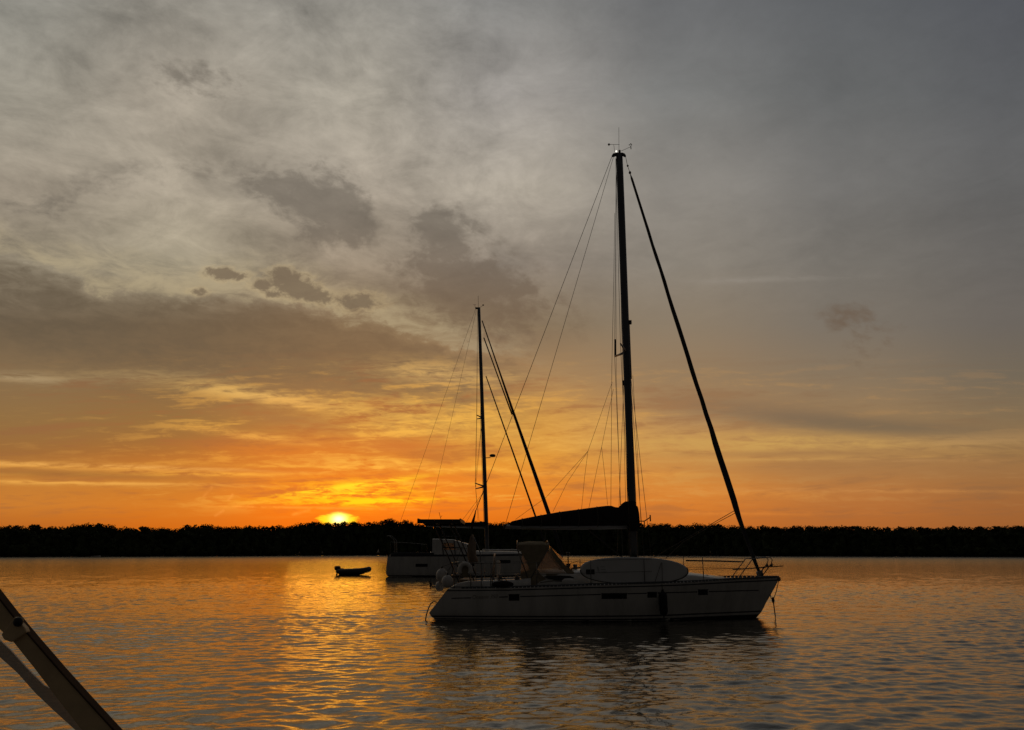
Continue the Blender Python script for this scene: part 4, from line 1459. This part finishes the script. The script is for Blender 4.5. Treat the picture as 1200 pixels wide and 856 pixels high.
b0, t0 = W(571.3, 655, D2_), W(561.2, 361, D2_)
def M2(py):
    k = (655 - py) / (655 - 361)
    q = W(571.3 + (561.2 - 571.3) * k, py, D2_)
    return q
mast2 = part(MB().tube([M2(655), M2(600), M2(500), M2(420), M2(361)], [.16, .16, .155, .14, .12], 12), 'mast', m_alu, y2)
tips = {}
for py, nx, ny_, fx, fy in ((490, 558.5, 486.6, 558.8, 491.2), (570.5, 556.8, 566.5, 557.4, 573)):
    for (qx, qy, yy) in ((nx, ny_, 59.0), (fx, fy, 61.0)):
        tip = W(qx, qy, yy)
        tips[(py, yy)] = tip
        part(MB().tube([M2(py), tip], [.07, .04], 6), 'spreader', m_alu, mast2)
part(MB().box(W(559.5, 361.5, D2_), .36, .12, .14), 'masthead_fitting', m_black, mast2)
part(MB().tube([W(560.6, 361, D2_), W(560.4, 347, D2_)], .014, 5), 'antenna', m_black, mast2)
part(MB().tube([W(554.5, 357.4, D2_), W(558, 357.2, D2_)], .012, 4).tube([W(557, 361, D2_), W(556.4, 357.3, D2_)], .012, 4), 'wind_vane', m_black, mast2)
part(MB().tube([W(561, 361.5, D2_), W(566, 358, D2_)], .012, 4).ball(W(566.2, 357.8, D2_), .07, nu=8, nv=6), 'anemometer', m_black, mast2)
part(MB().tube([M2(537), W(575, 536.4, D2_)], .03, 6).loft([[W(577.2, py, D2_) + Vector((r * math.cos(a), r * math.sin(a), 0)) for a in np.linspace(0, 2 * math.pi, 13)[:-1]] for py, r in ((535.8, .16), (535.2, .24), (533.4, .24), (532.6, .15))]), 'radar_dome', m_black, mast2)
part(MB().tube([W(571, 618.5, D2_), W(500, 616, D2_)], .10, 8), 'boom', m_alu2, y2)
rings = []
for px, py in ((503, 614.6), (510, 613.6), (525, 613), (540, 612.8), (556, 612.4), (566, 611.6), (571, 611.8)):
    zt, zb = W(px, py, D2_).z, W(px, 617, D2_).z
    x = W(px, 615, D2_).x
    rings.append([Vector((x, D2_ + .22 * math.sin(a), (zt + zb) / 2 + (zt - zb) / 2 * math.cos(a))) for a in np.linspace(0, 2 * math.pi, 11)[:-1]])
part(MB().loft(rings), 'sail_cover', m_cover, y2)
hs2 = [W(565, 376, D2_), W(580, 420, D2_), W(599, 476, D2_), W(615, 522, D2_), (W(630, 565, D2_)), W(644, 605, D2_), W(659, 649, D2_)]
part(MB().tube(hs2, [.045, .055, .10, .13, .15, .16, .13], 8), 'furled_headsail', m_furl, y2)
part(MB().tube([W(567, 396, D2_), W(583, 440, D2_), W(600, 486, D2_)], [.05, .05, .06], 6), 'halyard', m_black, y2)
part(MB().tube([W(569.5, 441, D2_), W(600, 527, D2_), W(627, 604, D2_), W(643, 650, D2_)], [.04, .06, .075, .07], 8), 'furled_staysail', m_furl, y2)
for pts, nm in (([(557.5, 362, 60), (455.5, 650, 60)], 'backstay'), ([(558.2, 364, 60), (501, 614, 60)], 'topping_lift')):
    line([W(*p) for p in pts], .010, m_wire, nm, y2)
for yy in (59.0, 61.0):
    c = W(566, 652, 57.95) if yy < 60 else W(563, 650, 62.0)
    line([W(559.6, 364, 60), tips[(490, yy)], tips[(570.5, yy)], c], .011, m_wire, 'shroud', y2)
    line([M2(486), tips[(570.5, yy)]], .009, m_wire, 'shroud', y2)
line([W(563.5, 388, 59.9), W(563, 500, 59.9), W(567, 612, 59.9)], .014, m_rope, 'halyard', y2)
for pts in ([(568.2, 575, 60), (540, 612, 60)], [(568.2, 575, 60.2), (530, 640, 60)]):
    line([W(*p) for p in pts], .012, m_rope, 'lazy_jack', y2)

# ensign drooping on its halyard between the two yachts
f0 = W(557.3, 598, 59.3)
fl = empty('flag', W(553, 622, 59.3), 'small dark red flag drooping beside the farther mast', 'flag')
m_flag = mat('red_flag_cloth', (0.10, 0.012, 0.012), 0.9, var=0.25, scale=4)
rings = []
for px0, px1, py in ((557.0, 557.8, 598), (555.9, 557.6, 602), (554.4, 556.8, 607), (552.8, 556.0, 612), (552.0, 554.8, 616), (552.0, 553.8, 620)):
    a, b = W(px0, py, 59.3), W(px1, py, 59.3)
    n_ = 7
    top_ = [a.lerp(b, i / (n_ - 1)) + Vector((0, .07 * math.sin(i * 2.1 + py * .4), 0)) for i in range(n_)]
    rings.append(top_ + [q + Vector((0, .012, 0)) for q in reversed(top_)])
part(MB().loft(rings), 'flag_cloth', m_flag, fl)
part(MB().tube([W(567.2, 573, 59.2), W(558, 597, 59.3), W(552.8, 622, 59.3), W(553, 650, 58.2)], .012, 5), 'flag_halyard', m_rope, fl)

# ================================================================ inflatable dinghy
DD = 63.2
din = empty('inflatable_dinghy', W(412, 674, 62.5), 'dark inflatable dinghy with outboard floating alone on the orange water', 'dinghy')
m_hyp = mat('grey_dinghy_rubber', (0.035, 0.035, 0.038), 0.6, var=0.2, scale=3)
xs0, xe0 = W(394, 670, DD).x, W(434, 670, DD).x
Ld = xe0 - xs0
near_side = [Vector((xs0 + .12, DD - .62, .30)), Vector((xs0 + .35, DD - .62, .27)), Vector((xs0 + Ld * .45, DD - .64, .27)), Vector((xs0 + Ld * .70, DD - .60, .30)), Vector((xs0 + Ld * .86, DD - .42, .37)), Vector((xs0 + Ld * .95, DD - .16, .44))]
far_side = [Vector((p.x, 2 * DD - p.y, p.z)) for p in reversed(near_side)]
rt = [.08, .19, .215, .22, .215, .20]
part(MB().tube(near_side + [Vector((xs0 + Ld * .96, DD, .45))] + far_side, rt + [.20] + rt[::-1], 12), 'side_tube', m_hyp, din)
part(MB().loft([[Vector((x, DD - w, z)), Vector((x, DD + w, z)), Vector((x, DD + w * .5, z - d)), Vector((x, DD - w * .5, z - d))] for x, w, z, d in ((xs0 + .3, .55, .12, .14), (xs0 + Ld * .6, .55, .12, .16), (xs0 + Ld * .8, .35, .2, .14), (xs0 + Ld * .9, .1, .4, .06))], smooth=False), 'floor', m_hyp, din)
part(MB().box((xs0 + .42, DD, .30), .05, 1.0, .42), 'transom', m_teak, din)
mot = part(MB().loft([[Vector((xs0 + .12 + x, DD + y * .14 - .05, z)) for x, y in ((-.22 * k, -k), (.2 * k, -k), (.24 * k, 0), (.2 * k, k), (-.22 * k, k), (-.27 * k, 0))] for z, k in ((.36, .7), (.43, 1), (.57, 1.02), (.66, .9), (.70, .5))]), 'outboard_motor', m_black, din)
part(MB().tube([Vector((xs0 + .12, DD - .05, .45)), Vector((xs0 + .08, DD - .05, .1)), Vector((xs0 + .05, DD - .05, -.3))], .07, 8), 'motor_leg', m_black, mot)
part(MB().box((xs0 + 1.2, DD, .42), .22, 1.1, .03), 'thwart', m_teak, din)
part(MB().tube([p + Vector((0, -.2, .06)) for p in near_side[1:]], .015, 5), 'grab_line', m_rope, din)

# ================================================================ a small boat against the far bank
c = W(113, 651.3, 238)
sb = empty('rowing_boat', (c.x, 238, 0), 'tiny pale open boat lying under the left far bank', 'boat')
rings = []
for i in range(9):
    t = i / 8
    w = .75 * math.sin(math.pi * (.12 + .88 * (1 - t)) * .5) * (1 if t < .8 else (1 - t) * 5 + .05)
    x = c.x - 1.3 + 2.6 * t
    rings.append([Vector((x, 238 - w, .42 + .15 * t * t)), Vector((x, 238 - w * .6, 0)), Vector((x, 238 + w * .6, 0)), Vector((x, 238 + w, .42 + .15 * t * t))])
part(MB().loft(rings), 'boat_hull', m_gel, sb)
part(MB().box((c.x - .2, 238, .46), .3, 1.1, .05), 'thwart', m_teak, sb)

# ================================================================ strut of the awning in the foreground
FD = 1.20
aw = empty('awning_strut', W(330, 1075, FD), 'brown awning frame strut crossing the lower left corner close up', 'awning frame')
m_brown = mat('brown_powder_coat', (0.62, 0.45, 0.25), 0.6, var=0.12, scale=25)
m_brown2 = mat('dark_edge_trim', (0.07, 0.042, 0.025), 0.85, var=0.2, scale=25, spec=0.1)
m_strap = mat('grey_webbing', (0.78, 0.68, 0.56), 0.85, var=0.10, scale=60, stretch=(1, 1, 6))


def beam(mb, pts, y0, y1):
    """a bar given by its two edges, (upper px, py, lower px, py) at stations, between two distances"""
    rings = []
    for ux, uy, lx, ly in pts:
        rings.append([W(ux, uy, y0), W(lx, ly, y0), W(lx, ly, y0) + Vector((0, y1 - y0, 0)), W(ux, uy, y0) + Vector((0, y1 - y0, 0))])
    return mb.loft(rings, smooth=False)


part(beam(MB(), [(-166, 516, -200, 541), (-68, 613, -98, 640), (-10, 691, -30, 704), (11, 718, -6, 733), (36, 748, 15.4, 753), (71, 788.6, 41, 785), (104, 825, 66, 818), (139, 863, 93, 853), (244, 986, 206, 980), (344, 1103, 306, 1096)], FD, FD + .014), 'strut_bar', m_brown, aw, bevel=.0015)
part(beam(MB(), [(px + 2.5, py + 2.5, px + 1.2, py + 4.2) for px, py, _a, _b in ((-168, 512, -171, 517), (-69.5, 609, -73, 614), (-11.5, 687.5, -15, 692), (9.5, 714.5, 6, 719), (34.5, 744.5, 31, 749), (69.5, 785, 66, 789.6), (102.5, 821.5, 99, 826), (137.5, 859.5, 134, 864), (242, 982, 239, 987), (342, 1099, 339, 1104))], FD - .002, FD + .016), 'edge_trim', m_brown2, aw, bevel=.001)
part(beam(MB(), [(17, 723, 1, 744), (22, 728.5, 4.5, 750), (29, 736, 12.5, 753), (31, 741, 17, 751)], FD - .006, FD + .004), 'bracket', m_brown, aw, bevel=.0015)
part(MB().ball(W(21.5, 729, FD - .009), .0072, .006, .0072, 14, 8), 'bolt', m_black, aw)
part(beam(MB(), [(-120, 622, -140, 636), (-40, 712, -56, 724), (0, 751, -16, 764), (12, 762, 0, 770.5), (31, 783, 20.6, 789), (51, 803, 41, 812), (68, 812, 62, 832), (98, 842, 88.5, 856), (136, 888, 124, 900), (230, 1018, 222, 1026)], FD + .03, FD + .033), 'webbing_strap', m_strap, aw)
